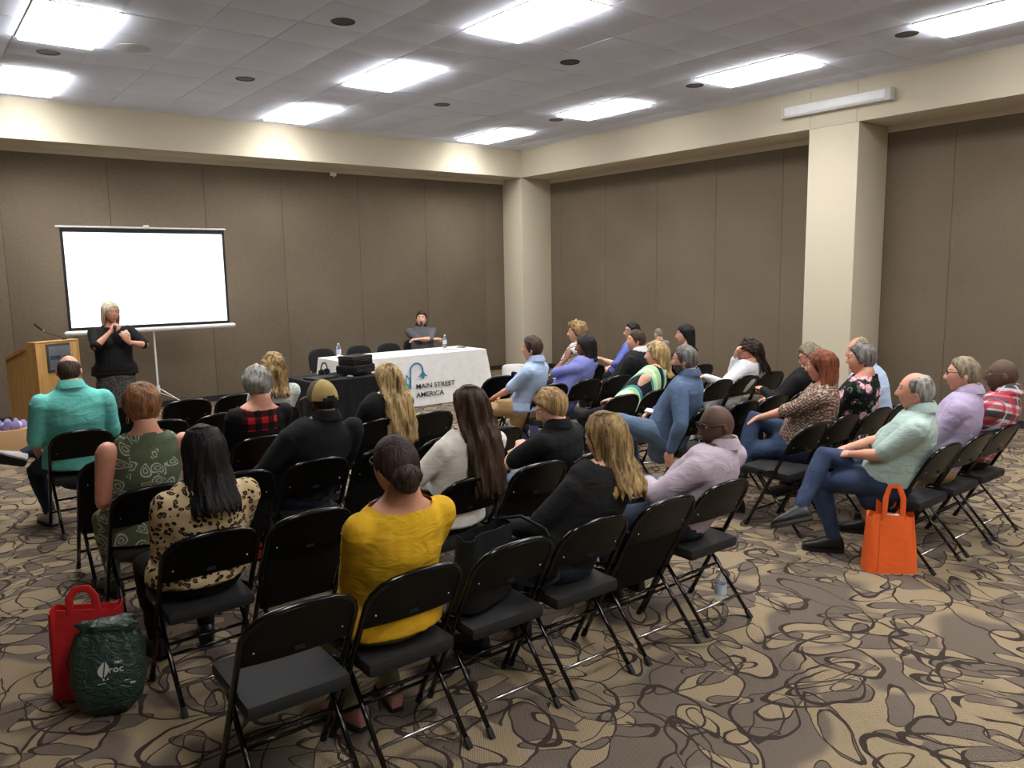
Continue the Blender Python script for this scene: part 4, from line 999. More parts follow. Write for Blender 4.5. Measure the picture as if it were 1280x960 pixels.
sit('R', 2, 0, 'grey-bearded man in a blue denim shirt and jeans, one ankle on his knee', top=1.295, dx=-.03, fwd=.14, girth=1.16, sh=1.12, skn='pink', hair=dict(style='short', mat=H['salt'], thick=.015), look=look_p, rz=.38, beard='full', glasses='wire',
    shirt=denim('denim_shirt', (74, 92, 120)), sleeve=.97, collar=MATS['denim_shirt'], pants=jean_l, shoes=sh_black, arms=dict(L=((-.36, .16, .50), (-.6, -.8, .1), 'relaxed', (0, .15, -1)), R=((.18, .48, .72), (.8, -.4, -.3))), legs=dict(L=((.10, .60, .60), (-.8, .6, .35), (.8, .5, .2)), R=((.12, .62, .085), (.1, .8, 1))))
sit('R', 2, 3, 'older woman with grey hair and glasses in a black jacket, looking down', top=1.205, dx=.14, fwd=.05, girth=1.05, fem=True, skn='pink', hair=dict(style='thick', mat=H['tawny'], thick=.02), look=.8, nod=.35, glasses='black',
    shirt=black_c, sleeve=.97, pants=black_t, shoes=sh_black, arms=dict(L=((-.12, .40, .78), (-.5, -.5, -.8), 'curl')))
sit('R', 3, 1, 'blond woman in a sleeveless green, white and black striped top', top=1.205, dx=.30, fwd=.13, girth=1.14, fem=True, skn='fair', hair=dict(style='curly', mat=H['blond'], thick=.024, curtain=cur(.21, .092, .092, -.015, 1.5), wave=.012), look=look_p, rz=.25,
    shirt=cloth('green_striped', (120, 190, 150), green_stripes), sleeve=0, neck=(.06, .02), pants=black_t, shoes=sh_black, fatarm=1.1)
sit('R', 3, 4, 'woman with dark curly hair in a white shirt resting her head on her hand', top=1.155, dx=.16, fwd=.06, girth=1.02, fem=True, skn='pink', hair=dict(style='curly', mat=H['dkbrown'], thick=.034, curtain=cur(.26, .105, .10, -.02, 1.5), wave=.014), look=.9, nod=.40, rz=.15,
    shirt=cloth('white_shirt', (220, 222, 228), wr=.7), sleeve=.95, pants=cloth('white_shirt', 0), shoes=sh_white, arms=dict(L=((-.42, .30, .82), (-.3, -.3, -1), 'flat', (-.9, .45, -.05)), R=((.05, .20, .98), (.4, .5, -1), 'relaxed', (-.15, -.25, 1), (-.3, 1, .2))))
sit('R', 4, 0, 'brown-haired man in a pale blue shirt and khaki trousers', top=1.265, dx=-.03, fwd=.16, girth=1.02, sh=1.05, skn='pink', hair=dict(style='thick', mat=H['brown'], thick=.02), look=look_p, rz=.45,
    shirt=cloth('sky_blue_shirt', (172, 192, 226), wr=.6), sleeve=.44, collar=cloth('sky_blue_shirt', 0), pants=khaki, shoes=sh_white, blouse_len=.03, arms=dict(L=((-.14, .56, .66), (-.8, -.5, -.3), 'curl'), R=((-.02, .56, .66), (.8, -.5, -.3), 'curl')), legs=dict(L=((-.16, .66, .12), (-.2, .8, 1)), R=((.02, .62, .12), (-.1, .8, 1))))
sit('R', 4, 1, 'dark-haired woman in a periwinkle top resting her cheek on her hand', top=1.235, dx=.20, fwd=.06, girth=1.1, fem=True, skn='brown', hair=dict(style='bob', mat=H['black'], curtain=CUR_BOB, thick=.024), look=look_p, rz=.4, nod=.05, roll=.1,
    shirt=cloth('periwinkle_jersey', (122, 126, 190), wr=.5), sleeve=.45, pants=cloth('periwinkle_jersey', 0), shoes=sh_black, arms=dict(L=((.10, .26, 1.0), (-1, .3, -.8), 'curl', (.5, -.1, .9)), R=((.06, .5, .66), (.8, -.5, -.3))))
sit('R', 4, 3, 'man with short brown hair in a black suit jacket and white collar', top=1.24, dx=.10, fwd=.14, girth=1.14, sh=1.15, skn='pink', hair=dict(style='short', mat=H['brown'], thick=.014), look=look_p, rz=.35,
    shirt=cloth('charcoal_suit', (32, 31, 33), wr=.4), sleeve=.97, collar=cloth('white_collar', (232, 232, 234)), pants=cloth('charcoal_suit', 0), shoes=sh_black)
sit('R', 4, 5, 'woman with a sleek black bob holding a baby', top=1.262, dx=-.02, fwd=.15, girth=1.0, fem=True, skn='fair', hair=dict(style='bob', mat=H['black'], curtain=CUR_BOB, wave=.002), look=look_p, rz=.3, glasses='wire',
    shirt=black_c, sleeve=.5, pants=black_t, shoes=sh_black, arms=dict(L=((-.20, .48, .95), (-.8, -.3, -.8), 'relaxed'), R=((.0, .52, .84), (.8, -.3, -.5), 'relaxed')))
xb, yb = P('R', 4, 4)
person('baby with thin light brown hair held up by the woman with the black bob', xb + .10, yb + .25, rz=-.3, top=1.25, scale=.56, z=.53, girth=1.1, skn='fair', hair=dict(style='short', mat=H['tawny'], thick=.004, line=(.075, .06, .03, -.06)), look=.2, shirt=cloth('baby_grey_suit', (126, 132, 128)), sleeve=.5, pants=cloth('baby_grey_suit', 0), arms=dict(L=((-.42, .22, 1.02), (-.2, -.5, -1))))
sit('R', 5, 3, 'woman with curly light brown hair and glasses in a white and black striped top', top=1.30, dx=.0, fwd=.15, ox=.42 - .42, girth=1.14, fem=True, skn='fair', hair=dict(style='curly', mat=H['dblond'], thick=.038, curl=.22, line=(.062, .02, -.03, -.10)), look=look_p, rz=.4, glasses='wire',
    shirt=cloth('striped_jersey', (224, 222, 218), stripes), sleeve=.6, pants=black_t, shoes=sh_black)
sit('R', 5, 5, 'dark-haired man in dark glasses and a blue shirt, mostly behind the suit man', top=1.25, dx=.09, fwd=.15, girth=1.08, sh=1.08, skn='fair', hair=dict(style='short', mat=H['black'], thick=.014), look=look_p, rz=.4, glasses='black',
    shirt=cloth('royal_blue_shirt', (92, 104, 178), wr=.5), sleeve=.55, collar=cloth('royal_blue_shirt', 0), pants=black_t, shoes=sh_black, arms=dict(L=((-.30, .45, .82), (-.6, -.4, -.8))))
# ---- at the front
spk = person('standing woman with pale blond hair, black top and grey skirt, speaking by the podium', -7.60, -1.75, rz=math.pi - .05, top=1.655, dx=0, fwd=.03, girth=1.2, fem=True, skn='pink', hair=dict(style='bob', mat=H['white'], curtain=[(.124, .03, .035, -.01, 3.1), (.11, .064, .078, -.008, 2.7), (.06, .09, .11, -.006, 2.1), (0, .094, .112, -.006, 1.85), (-.06, .098, .108, -.006, 1.85), (-.11, .098, .10, -.01, 1.8), (-.135, .09, .094, -.012, 1.75)]), look=.30, nod=.05, glasses='wire', stand=True, bust=.9,
    shirt=black_c, sleeve=.52, neck=(.06, .02), skirt=cloth('grey_dotted_skirt', (52, 50, 50), dotskirt), shoes=sh_black, blouse_len=.06,
    arms=dict(R=((.04, .21, 1.33), (1, -.1, -.9), 'curl', (-.7, .2, .5), (0, 1, .3)), L=((-.13, .27, 1.20), (-1, -.2, -.5), 'relaxed', (.5, .2, .75), (0, 1, 0))))
pan = person('dark-haired man with a goatee in a grey polo, arms folded on the white table', -2.68, -.50, rz=math.pi - .30, top=1.30, dx=0, fwd=.22, girth=1.12, sh=1.12, skn='fair', hair=dict(style='short', mat=H['dkbrown'], thick=.014), look=-.30, nod=-.03, beard='goatee',
    shirt=cloth('grey_pinstripe', (92, 92, 98), wr=.4), sleeve=.5, collar=cloth('dark_grey_knit', (44, 42, 46)), pants=black_t, shoes=sh_black, arms=dict(L=((.13, .50, .875), (-1, .05, -.2), 'relaxed', (1, .1, 0), (0, .2, 1)), R=((-.15, .46, .86), (1, .05, -.2), 'curl', (-1, .1, .05), (0, .2, 1))))
run_jobs()
# ------------------------------------------------------------------ screen, podium, tables
scr = thing('projection_screen', 'white tripod projection screen in front of the dark back wall', 'projection screen', (-6.71, 0, 0))
W2 = 1.065
part('screen_fabric', G().box(-W2 + .035, W2 - .035, -.004, 0, 1.285, 2.545), emit('glowing_screen_fabric', (1, 1, 1), 0.55), scr)  # fabric glows by itself, in place of light thrown by the projector
b = G(); b.box(-W2, W2, -.002, .003, 2.545, 2.60); b.box(-W2, W2, -.002, .003, 1.245, 1.285); b.box(-W2, -W2 + .035, -.002, .003, 1.285, 2.545); b.box(W2 - .035, W2, -.002, .003, 1.285, 2.545)
part('black_border', b, plain('screen_border', (24, 24, 28), .7), scr)
part('top_bar', G().tube([(-W2 - .045, 0, 2.615), (W2 + .02, 0, 2.615)], .014, 10), M_white, scr, 50)
part('hanger_hook', G().rbox(-.035, .035, -.02, .02, 2.615, 2.655, .006), M_white, scr)
cs = G().tube([(-W2 - .03, 0, 1.21), (W2 + .05, 0, 1.21)], .034, 14, dome=True)
part('roller_case', cs, M_white, scr, 60)
part('pole', G().tube([(0, .045, .28), (0, .045, 2.63)], .0135, 10), M_white, scr, 50)
part('leg_hub', G().tube([(0, .045, .30), (0, .045, .40)], .026, 12), M_white, scr, 50)
for a in (-.45, 1.65, 3.75):
    d = np.array((math.cos(a), math.sin(a) * .75, 0)); lg = G().tube([np.array((0, .045, .37)), np.array((0, .045, 0)) + d * .5 + np.array((0, 0, .015))], (.014, .008), 8)
    l_ = part('leg', lg, M_white, scr, 50)
    part('brace', G().tube([np.array((0, .045, .30)) + d * .01, np.array((0, .045, .19)) + d * .25], .006, 6), M_white, l_, 0)
# podium
wood = None
def woodmat():
    t = NT('oak_veneer'); o = t.obj(); n = t.noise(t.map(o, (14, 14, .9)), 1.6, 4, .6, .8).outputs[0]
    t.base(t.mix(t.step(n, .3, .7), srgb((194, 146, 84)), srgb((218, 172, 108))), .42, .4); return t.m
M_oak = woodmat()
pod = thing('podium', 'light oak podium with a metal sign, left of the speaker', 'podium', (-8.12, -1.40, 0), .45)
g = G()
def slope(y): return 1.205 - max(0, y - .12) * .37
pr = [(0, 0), (.58, 0), (.58, slope(.58)), (.12, 1.205), (0, 1.205)]
for x0, x1 in ((-.265, -.24), (.24, .265)):
    side = G().prism(pr, x1 - x0, (x0, 0, 0), (0, 1, 0), (0, 0, 1)); part('side_panel', side, M_oak, pod)
part('front_panel', G().rbox(-.24, .24, .004, .03, .02, 1.20, .002), M_oak, pod)
part('top_rail', G().rbox(-.265, .265, .0, .14, 1.205, 1.222, .004), M_oak, pod)
rd = G().prism([(.12, 1.195), (.57, slope(.57) - .05), (.57, slope(.57) - .035), (.12, 1.212)], .48, (-.24, 0, 0), (0, 1, 0), (0, 0, 1)); part('reading_desk', rd, M_oak, pod)
part('ledge_strip', G().tube([(-.272, .17, slope(.17) - .055), (-.272, .555, slope(.555) - .045)], (.006, .011), 6), plain('oak_edge', (150, 106, 58), .5), pod, 50)
part('plinth', G().rbox(-.25, .25, .02, .56, 0, .02, .004), M_dark, pod)
sg = part('sign_frame', G().rbox(-.145, .145, -.012, .004, .86, 1.19, .003), plain('brushed_steel_dark', (96, 98, 104), .4, .5, .6), pod)
part('sign_plate', G().rbox(-.125, .135, -.018, -.01, .885, 1.16, .002), plain('brushed_steel', (148, 150, 154), .35, .5, .5), sg)
tx = text_mesh('cox', .085, plain('navy_print', (30, 60, 110), .5), .001, bold=.003); o = link('lettering', tx, sg); o.location = (-.115, -.0195, 1.01); o.rotation_euler = (math.pi / 2, 0, 0)
tx = text_mesh('center', .058, plain('slate_print', (84, 98, 116), .5), .001); o = link('lettering', tx, sg); o.location = (.018, -.0195, 1.018); o.rotation_euler = (math.pi / 2, 0, 0)
mic = thing('gooseneck_microphone', 'black gooseneck microphone bending out over the podium top', 'microphone', (-8.02, -1.24, 1.222), .3)
part('base', G().lathe([(.03, 0), (.03, .012), (.012, .02)], n=16), M_dark, mic)
gp = [(0, 0, .015), (-.03, .01, .03), (-.09, .03, .055), (-.16, .05, .085), (-.20, .06, .115)]
part('gooseneck', G().tube(gp, .0045, 8), M_dark, mic, 0)
part('light_ring', G().tube([(-.196, .059, .112), (-.206, .061, .121)], .012, 10), plain('pale_green_ring', (150, 180, 150), .4), mic, 50)
part('head', G().tube([(-.206, .061, .121), (-.25, .075, .165), (-.275, .082, .195)], [.012, .0135, .013], 12, dome=True), M_dark, mic, 50)
# handheld microphone of the speaker, and her badge
Rr_ = rotz(math.pi - .05); sp0 = np.array((-7.60, -1.75, 0))
hm_ = thing('handheld_microphone', 'small grey-headed microphone held to her chest by the standing speaker', 'microphone', tuple(sp0 + Rr_ @ np.array((.0, .245, 1.37))), math.pi - .05)
part('handle', G().tube([(.02, .0, -.10), (0, 0, 0)], [.011, .014], 10, dome=True), M_dark, hm_, 50)
part('head', G().ell((0, 0, .018), (.021, .021, .024)), plain('grey_mesh', (128, 126, 128), .4, .5, .5), hm_, 0)
bd = thing('name_badge', 'white paper name badge held against her black top by the speaker', 'badge', tuple(sp0 + Rr_ @ np.array((-.095, .235, 1.29))), math.pi - .05)
part('card', G().rbox(-.05, .05, -.004, .004, -.035, .035, .002, R=roty(.5)), M_paper, bd)
part('print_line', G().box(-.03, .03, .004, .0055, -.006, .002, R=roty(.5)), M_grey, bd)
# white-clothed panel table
tab = thing('panel_table', 'long white-clothed table with the street lamp logo at the front', 'table', (-3.65, -1.70, 0))
hx, hy_ = 1.20, .38
part('tabletop', G().rbox(-hx, hx, -hy_, hy_, .715, .75, .006), plain('grey_laminate', (140, 138, 134), .5), tab)
for sx in (-1, 1):
    part('leg', G().tube([(sx * .95, -.3, 0), (sx * .95, -.3, .715)], .014, 8), M_grey, tab, 50); part('leg', G().tube([(sx * .95, .3, 0), (sx * .95, .3, .715)], .014, 8), M_grey, tab, 50)
cl = thing('tablecloth', 'white tablecloth printed MAIN STREET AMERICA hanging to the floor', 'tablecloth', (-3.65, -1.70, 0))
def per(t, off):            # rounded rectangle perimeter, t 0..1, offset outwards
    a, b_ = hx + off, hy_ + off; L = [2 * a, 2 * b_, 2 * a, 2 * b_]; s_ = t * sum(L)
    if s_ < L[0]: return np.array((-a + s_, -b_)), np.array((0, -1))
    s_ -= L[0]
    if s_ < L[1]: return np.array((a, -b_ + s_)), np.array((1, 0))
    s_ -= L[1]
    if s_ < L[2]: return np.array((a - s_, b_)), np.array((0, 1))
    s_ -= L[2]; return np.array((-a, b_ - s_)), np.array((-1, 0))
R1 = []; m_ = 260
for zz in (.757, .756, .74, .66, .55, .42, .28, .14, .02, .008):
    d = (.756 - zz) / .75; row = []
    for k in range(m_):
        t = k / m_; p_, n_ = per(t, .006 if zz > .7565 else .012 + .02 * d); front = n_[1] < -.5; xx = p_[0]
        amp = (.004 + .006 * smoothstep(xx, .75, 1.15)) if front else .022
        cor = math.exp(-((abs(p_[0]) - hx) / .09) ** 2 - ((abs(p_[1]) - hy_) / .09) ** 2) 
        off = d * (amp * math.sin(p_[0] * 26 + 3 * math.sin(p_[1] * 9)) + amp * .6 * math.sin(p_[0] * 57 + p_[1] * 40 + 1) + .10 * cor)
        dirn = n_ if cor < .05 else nrm(np.array((np.sign(p_[0]) * hx, np.sign(p_[1]) * hx)) * 1.0)
        if zz > .7565: q = p_
        else: q = p_ + dirn * off
        row.append(np.array((q[0], q[1], zz)))
    R1.append(row)
g = G(); g.rings(R1, False)
top = [(x, y, .7585) for x, y in [tuple(q[:2]) for q in R1[0]]]; nb = len(g.v); g.v += [tuple(q) for q in R1[0]]; g.f.append(tuple(range(nb, nb + m_))); g.m.append(0)
M_linen = cloth('white_linen', (236, 236, 236), rough=.8, wr=.35)
part('cloth', g, M_linen, cl, 55)
FY = -hy_ - .040
def pl(name, polys, mat, dz=0.0):
    g = G()
    for p_ in polys: g.prism([(x + 3.65, z) for x, z in p_], .0015, (0, FY - dz, 0), (1, 0, 0), (0, 0, 1))
    o = part(name, g, mat, cl); return o
def ribbon(path, w_):
    P_ = [np.array(q) for q in path]; out = []
    for i in range(len(P_) - 1):
        d = nrm(P_[i + 1] - P_[i]); n_ = np.array((-d[1], d[0])) * w_ / 2; e = d * w_ * .1
        out.append([tuple(P_[i] - e + n_), tuple(P_[i] - e - n_), tuple(P_[i + 1] + e - n_), tuple(P_[i + 1] + e + n_)][::-1])
    return out
M_lb, M_lg, M_lo = plain('logo_blue', (60, 140, 182), .7), plain('logo_green', (128, 190, 104), .7), plain('logo_orange', (240, 140, 60), .7)
stem = [(-3.822, .285), (-3.818, .50)] + [(-3.714 + .104 * math.cos(a), .53 + .11 * math.sin(a)) for a in np.linspace(math.pi, 0, 16)] + [(-3.608, .50)]
logo = pl('logo_lamp', ribbon(stem, .026) + [[(-3.608, .525), (-3.655, .47), (-3.69, .445), (-3.527, .44), (-3.56, .465)][::-1], [(-3.64, .447), (-3.608, .405), (-3.576, .445)]], M_lb)
pl('logo_blue_leaf', ribbon([(-3.887, .483), (-3.835, .415), (-3.835, .31), (-3.892, .37), (-3.887, .483)], .016), M_lb)
pl('logo_green_leaf', ribbon([(-3.984, .366), (-3.90, .352), (-3.838, .287), (-3.921, .294), (-3.984, .366)], .016) + [[(-3.955, .348), (-3.91, .342), (-3.875, .306), (-3.92, .310)][::-1]], M_lg)
pl('logo_orange_leaf', [[(-3.955, .272), (-3.84, .262), (-3.90, .22)][::-1], [(-3.915, .215), (-3.838, .255), (-3.862, .17)][::-1], [(-3.868, .165), (-3.833, .24), (-3.833, .10)][::-1]], M_lo)
M_txt = plain('charcoal_print', (44, 46, 50), .7)
for s_, zz in (('MAIN STREET', .268), ('AMERICA', .142)):
    me = text_mesh(s_, .098, M_txt, .0012, bold=.0012); xs = mesh_np(me); wd = xs[:, 0].max() - xs[:, 0].min()
    k = (.675 if s_[0] == 'M' else .485) / wd
    me.transform(Matrix.Diagonal((k, 1.0, 1, 1))); o = link('lettering', me, cl); o.location = (-3.735 + 3.65, FY - .001, zz); o.rotation_euler = (math.pi / 2, 0, 0)
# bottles
M_pet = NT('clear_bottle'); M_pet.base((.93, .95, .97), .08, .5); M_pet.b.inputs['Transmission Weight'].default_value = .85; M_pet.b.inputs['IOR'].default_value = 1.25; M_pet = M_pet.m
M_lab = plain('white_blue_label', (196, 210, 230), .5)
def bottle(label, loc, group=None):
    t = thing('water_bottle', label, 'bottle', loc, 0, 'plastic water bottles')
    part('body', G().lathe([(.03, 0), (.033, .008), (.033, .05), (.031, .055), (.033, .06), (.033, .13), (.028, .155), (.014, .178), (.0125, .192)], n=20), M_pet, t, 50)
    part('label_band', G().lathe([(.0335, .062), (.0335, .125)], n=20, cap=False), M_lab, t, 50)
    part('bottle_cap', G().lathe([(.015, .188), (.015, .206), (.012, .208)], n=16), M_white, t, 50); return t
b0 = bottle('clear water bottle standing at the left end of the white table', (-4.68, -1.62, .7590))
dup(b0, (-2.79, -1.47, .7590), .4, 'clear water bottle on the white table in front of the panelist')
dup(b0, (-5.985, -9.20, 0), .9, 'clear water bottle on the carpet under the bald man in mauve')
# papers on the table
for i, (x, y, a, w_, h_, l) in enumerate([(-4.30, -1.72, .2, .22, .28, 'white sheet nearest the left bottle on the white table'), (-3.95, -1.62, -.3, .22, .28, 'white sheet lying left of centre on the white table'),
        (-3.62, -1.75, .1, .28, .22, 'white sheet at the middle of the white table'), (-3.28, -1.66, .4, .22, .28, 'white sheet left of the second bottle on the white table'), (-2.72, -1.82, -.2, .30, .22, 'white sheets by the right end of the white table edge')]):
    o = part('paper_sheet', G().rbox(-w_ / 2, w_ / 2, -h_ / 2, h_ / 2, 0, .0025, .0008), plain('handout_paper', (206, 206, 202), .8), None); o.location = (x, y, .7588); o.rotation_euler = (0, 0, a); tag(o, l, 'paper', 'papers on the white table')
ph = thing('phone', 'black phone lying on the right end of the white table', 'phone', (-2.58, -1.62, .7588), .3)
part('body', G().rbox(-.038, .038, -.075, .075, 0, .009, .003), M_dark, ph); part('screen', G().rbox(-.034, .034, -.068, .068, .0088, .0096, .0003), plain('phone_glass', (30, 32, 36), .1), ph)
bk = thing('notebook', 'dark-edged notebook on the right end of the white table', 'notebook', (-2.85, -1.70, .7588), -.2)
part('cover', G().rbox(-.10, .10, -.07, .07, 0, .004, .001), M_grey, bk); part('pages', G().rbox(-.097, .097, -.067, .067, .004, .014, .001), M_paper, bk)
# padded chairs behind the table
def padded(label, x, y):
    t = thing('padded_chair', label, 'chair', (x, y, 0), math.pi, 'padded chairs behind the white table')
    part('seat', G().rbox(-.22, .22, .02, .44, .42, .47, .02), cloth('black_upholstery', (34, 34, 36), wr=.1), t, 50)
    R1 = []
    for z_, hw_ in ((.50, .20), (.6, .215), (.72, .215), (.79, .19), (.825, .14), (.84, .06)): R1.append([np.array((hw_ * math.copysign(abs(math.cos(a)) ** .5, math.cos(a)), -.02 - .14 * (z_ - .5) + .028 * math.copysign(abs(math.sin(a)) ** .7, math.sin(a)), z_)) for a in np.arange(20) * 2 * np.pi / 20])
    part('backrest', G().rings(R1), MATS['black_upholstery'], t, 60)
    for sx in (-1, 1):
        part('leg', G().tube([(sx * .2, .42, 0), (sx * .2, .40, .42)], .012, 8), M_black, t, 50); part('leg', G().tube([(sx * .2, -.04, 0), (sx * .2, .03, .44), (sx * .2, -.02, .55)], .012, 8), M_black, t, 0)
    return t
c0 = padded('black padded chair at the left end behind the white table', -4.62, -.97)
dup(c0, (-3.98, -.92, 0), math.pi, 'black padded chair second from left behind the white table')
dup(c0, (-3.46, -.93, 0), math.pi, 'black padded chair just left of the panelist behind the white table')
dup(c0, (-2.75, -.52, 0), math.pi + .08, 'black padded chair under the panelist in the grey polo')
# projector stand
cart = thing('projector_table', 'small table under a long black cloth, left of the logo', 'table', (-5.56, -3.32, 0))
part('tabletop', G().rbox(-.44, .44, -.33, .33, .71, .735, .006), M_dark, cart)
for sx in (-1, 1):
    for sy in (-1, 1): part('leg', G().tube([(sx * .38, sy * .27, 0), (sx * .38, sy * .27, .71)], .015, 8), M_grey, cart, 50)
bc_ = G(); R1 = []
hx, hy_ = .45, .34
for zz in (.742, .741, .72, .5, .25, .01):
    d = (.741 - zz) / .73; row = []
    for k in range(160):
        p_, n_ = per(k / 160, 0 if zz > .7415 else .008 + .02 * d); q = p_ + n_ * d * (.018 * math.sin((p_[0] + p_[1]) * 34) + .012 * math.sin((p_[0] - p_[1]) * 55)) if zz < .7415 else p_
        row.append(np.array((q[0], q[1], zz)))
    R1.append(row)
bc_.rings(R1, False); nb = len(bc_.v); bc_.v += [tuple(q) for q in R1[0]]; bc_.f.append(tuple(range(nb, nb + 160))); bc_.m.append(0)
bct = thing('black_tablecloth', 'black tablecloth hanging to the floor over the projector table', 'tablecloth', (-5.56, -3.32, 0)); part('cloth', bc_, cloth('black_linen', (22, 22, 24), wr=.3), bct, 60)
pj = thing('projector', 'black projector with its lens facing the screen, on the black-clothed table', 'projector', (-5.30, -3.36, .7425), .5)
part('body', G().rbox(-.19, .19, -.15, .15, .02, .12, .015), M_dark, pj); 
ln = part('lens', G().tube([(-.10, .14, .07), (-.10, .185, .07)], .042, 18), M_dark, pj, 50); part('glass', G().ell((-.10, .185, .07), (.03, .008, .03)), plain('lens_glass', (190, 196, 204), .05), ln, 0)
for sx in (-.15, .15): part('foot', G().tube([(sx, -.1, 0), (sx, -.1, .022)], .014, 8), M_rubber, pj, 50)
part('trim_strip', G().box(-.19, .19, -.153, -.150, .062, .068), M_chrome, pj)
cse = thing('equipment_case', 'square black equipment case stacked on the projector', 'case', (-5.30, -3.36, .8625), .35)
part('body', G().rbox(-.17, .17, -.12, .12, 0, .11, .012), M_dark, cse); part('lid_seam', G().rbox(-.172, .172, -.122, .122, .078, .083, .001), M_grey, cse); part('handle', G().tube([(-.06, -.12, .05), (-.05, -.145, .055), (.05, -.145, .055), (.06, -.12, .05)], .006, 8), M_rubber, cse, 0)
lp = thing('laptop', 'closed black laptop on the left corner of the black-clothed table', 'laptop', (-5.78, -3.42, .7425), .25)
part('base', G().rbox(-.16, .16, -.11, .11, 0, .012, .003), M_dark, lp); part('lid', G().rbox(-.16, .16, -.11, .11, .0125, .02, .003), plain('dark_blue_lid', (30, 34, 44), .4), lp)
hp = thing('lens_headphones', 'black headphones standing in for the projector lens, left of the projector', 'lens_headphones', (-5.62, -3.17, .7425), .6)  # headphone shape put where the round projector lens belongs
part('headband', G().tube([(.07 * math.cos(a), 0, .075 + .075 * math.sin(a)) for a in np.linspace(-.3, math.pi + .3, 16)], (.01, .006), 8), M_dark, hp, 0)
for sx in (-1, 1): part('ear_cup', G().tube([(sx * .075, 0, .042), (sx * .045, 0, .042)], .036, 14), M_rubber, hp, 50)
ms_ = thing('computer_mouse', 'grey computer mouse at the front edge of the black-clothed table', 'mouse', (-5.50, -3.60, .7425), .4)
part('shell', G().ell((0, 0, .012), (.03, .05, .02)), M_grey, ms_, 0); part('wheel', G().ell((0, .022, .03), (.004, .009, .006)), M_dark, ms_, 0)
# ------------------------------------------------------------------ bags and small things
def totebag(label, loc, rz, mat, w_=.34, d_=.16, h_=.36, name='tote_bag', handles=True, hh=.2, lean=0, taper=.9, mat2=None, thick=.018):
    t = thing(name, label, 'bag', loc, rz)
    R1 = []
    for k, z_ in enumerate((0, .004, .1 * h_, .4 * h_, .75 * h_, h_)):
        f = 1 - (1 - taper) * z_ / h_; dd = d_ * (1 - .45 * (z_ / h_))
        row = []
        for q in range(40):
            a = q / 40 * 2 * np.pi; x_ = w_ / 2 * f * math.copysign(abs(math.cos(a)) ** .45, math.cos(a)); y_ = dd / 2 * math.copysign(abs(math.sin(a)) ** .6, math.sin(a))
            s_ = .006 * math.sin(7 * a + 9 * z_) + .005 * math.sin(13 * a - 20 * z_); y_ += s_ * (z_ / h_) * 1.2
            row.append(np.array((x_, y_ + lean * z_, z_ + (.012 * math.sin(3 * a + 1) if k == 5 else 0))))
        R1.append(row)
    inner = [[p_ * np.array((.97, .93, 1)) + np.array((0, 0, 0)) for p_ in r_] for r_ in R1[::-1][:-2]]
    g = G(); g.rings(R1 + inner, True); part('bag_body', g, mat, t, 60)
    if handles:
        for sy in (-1, 1):
            y0 = sy * d_ * .26 + lean * h_; pts = [(-w_ * .17, y0, h_ * .62), (-w_ * .17, y0 + sy * .004, h_), (-w_ * .16, y0 + .01 * sy, h_ + hh * .6), (-w_ * .08, y0 + .0 * sy, h_ + hh * .95), (w_ * .08, y0 + .0 * sy, h_ + hh * .95), (w_ * .16, y0 + .01 * sy, h_ + hh * .6), (w_ * .17, y0 + sy * .004, h_), (w_ * .17, y0, h_ * .62)]
            if sy < 0 or hh > .12: part('handle', G().tube(pts, (thick * .16, thick), 8, lat=(0, 1, 0)), mat2 or mat, t, 0)
    return t
M_or = cloth('orange_nonwoven', (240, 104, 44), rough=.75, wr=.25); M_rd = cloth('red_nonwoven', (206, 44, 48), rough=.7, wr=.3)
ot = totebag('orange fabric tote bag on the carpet in front of the pale green shirt man', (-4.74, -9.56, 0), -.75, M_or, .33, .17, .36, hh=.20, taper=.86, lean=.04)
part('seam', G().box(-.10, -.096, -.089, -.085, .02, .33), plain('orange_seam', (206, 84, 36), .8), ot)
cn = G().rbox(-.05, .05, -.02, .02, .25, .36, .004); o = part('contents', cn, M_paper, ot)
rt = totebag('red fabric tote bag standing behind the dark green drawstring bag', (-9.02, -7.90, 0), -.38, M_rd, .33, .17, .41, hh=.11, taper=.95)
# green drawstring bag
gb = thing('drawstring_bag', 'dark green drawstring bag with white lettering leaning on the red tote', 'bag', (-8.99, -8.16, 0), -.42)
R1 = []
for z_, hw_, hd, yy in ((0, .03, .02, -.02), (.012, .08, .045, -.015), (.06, .125, .075, -.01), (.16, .155, .088, .005), (.28, .15, .08, .02), (.345, .125, .06, .03), (.375, .10, .045, .035), (.40, .125, .05, .035), (.415, .10, .03, .035)):
    row = []
    for q in range(56):
        a = q / 56 * 2 * np.pi; w3 = 1 + (.02 + .10 * smoothstep(z_, .25, .38)) * math.sin(9 * a + 12 * z_) + .03 * math.sin(5 * a + 25 * z_)
        row.append(np.array((hw_ * w3 * math.copysign(abs(math.cos(a)) ** .62, math.cos(a)) * (1 - .10 * math.sin(a) * (z_ < .1)), yy + hd * w3 * math.copysign(abs(math.sin(a)) ** .8, math.sin(a)), z_ + .012 * math.sin(2 * a) * smoothstep(z_, .2, .4))))
    R1.append(row)
def satin():
    t = NT('green_satin'); o = t.obj(); n = t.noise(t.map(o, (1, 1, 1.6)), 16, 3, .5, 1.5).outputs[0]
    t.base(srgb((38, 60, 52)), .42, .5); t.bump(n, .7, .03); return t.m
part('bag_body', G().rings(R1), satin(), gb, 70)
part('drawstring', G().tube([(-.13, -.02, .10), (-.165, -.01, .25), (-.12, .0, .375), (0, -.015, .385), (.12, .0, .375)], .004, 6), M_dark, gb, 0)
def onbag(me, x, z_, rot=0.0, name='lettering'):
    o = link(name, me, gb); o.location = (x, -.082, z_); o.rotation_euler = (math.pi / 2 + .02, -rot, .12); return o
M_wp = plain('white_print', (214, 216, 214), .6)
leafm = G()
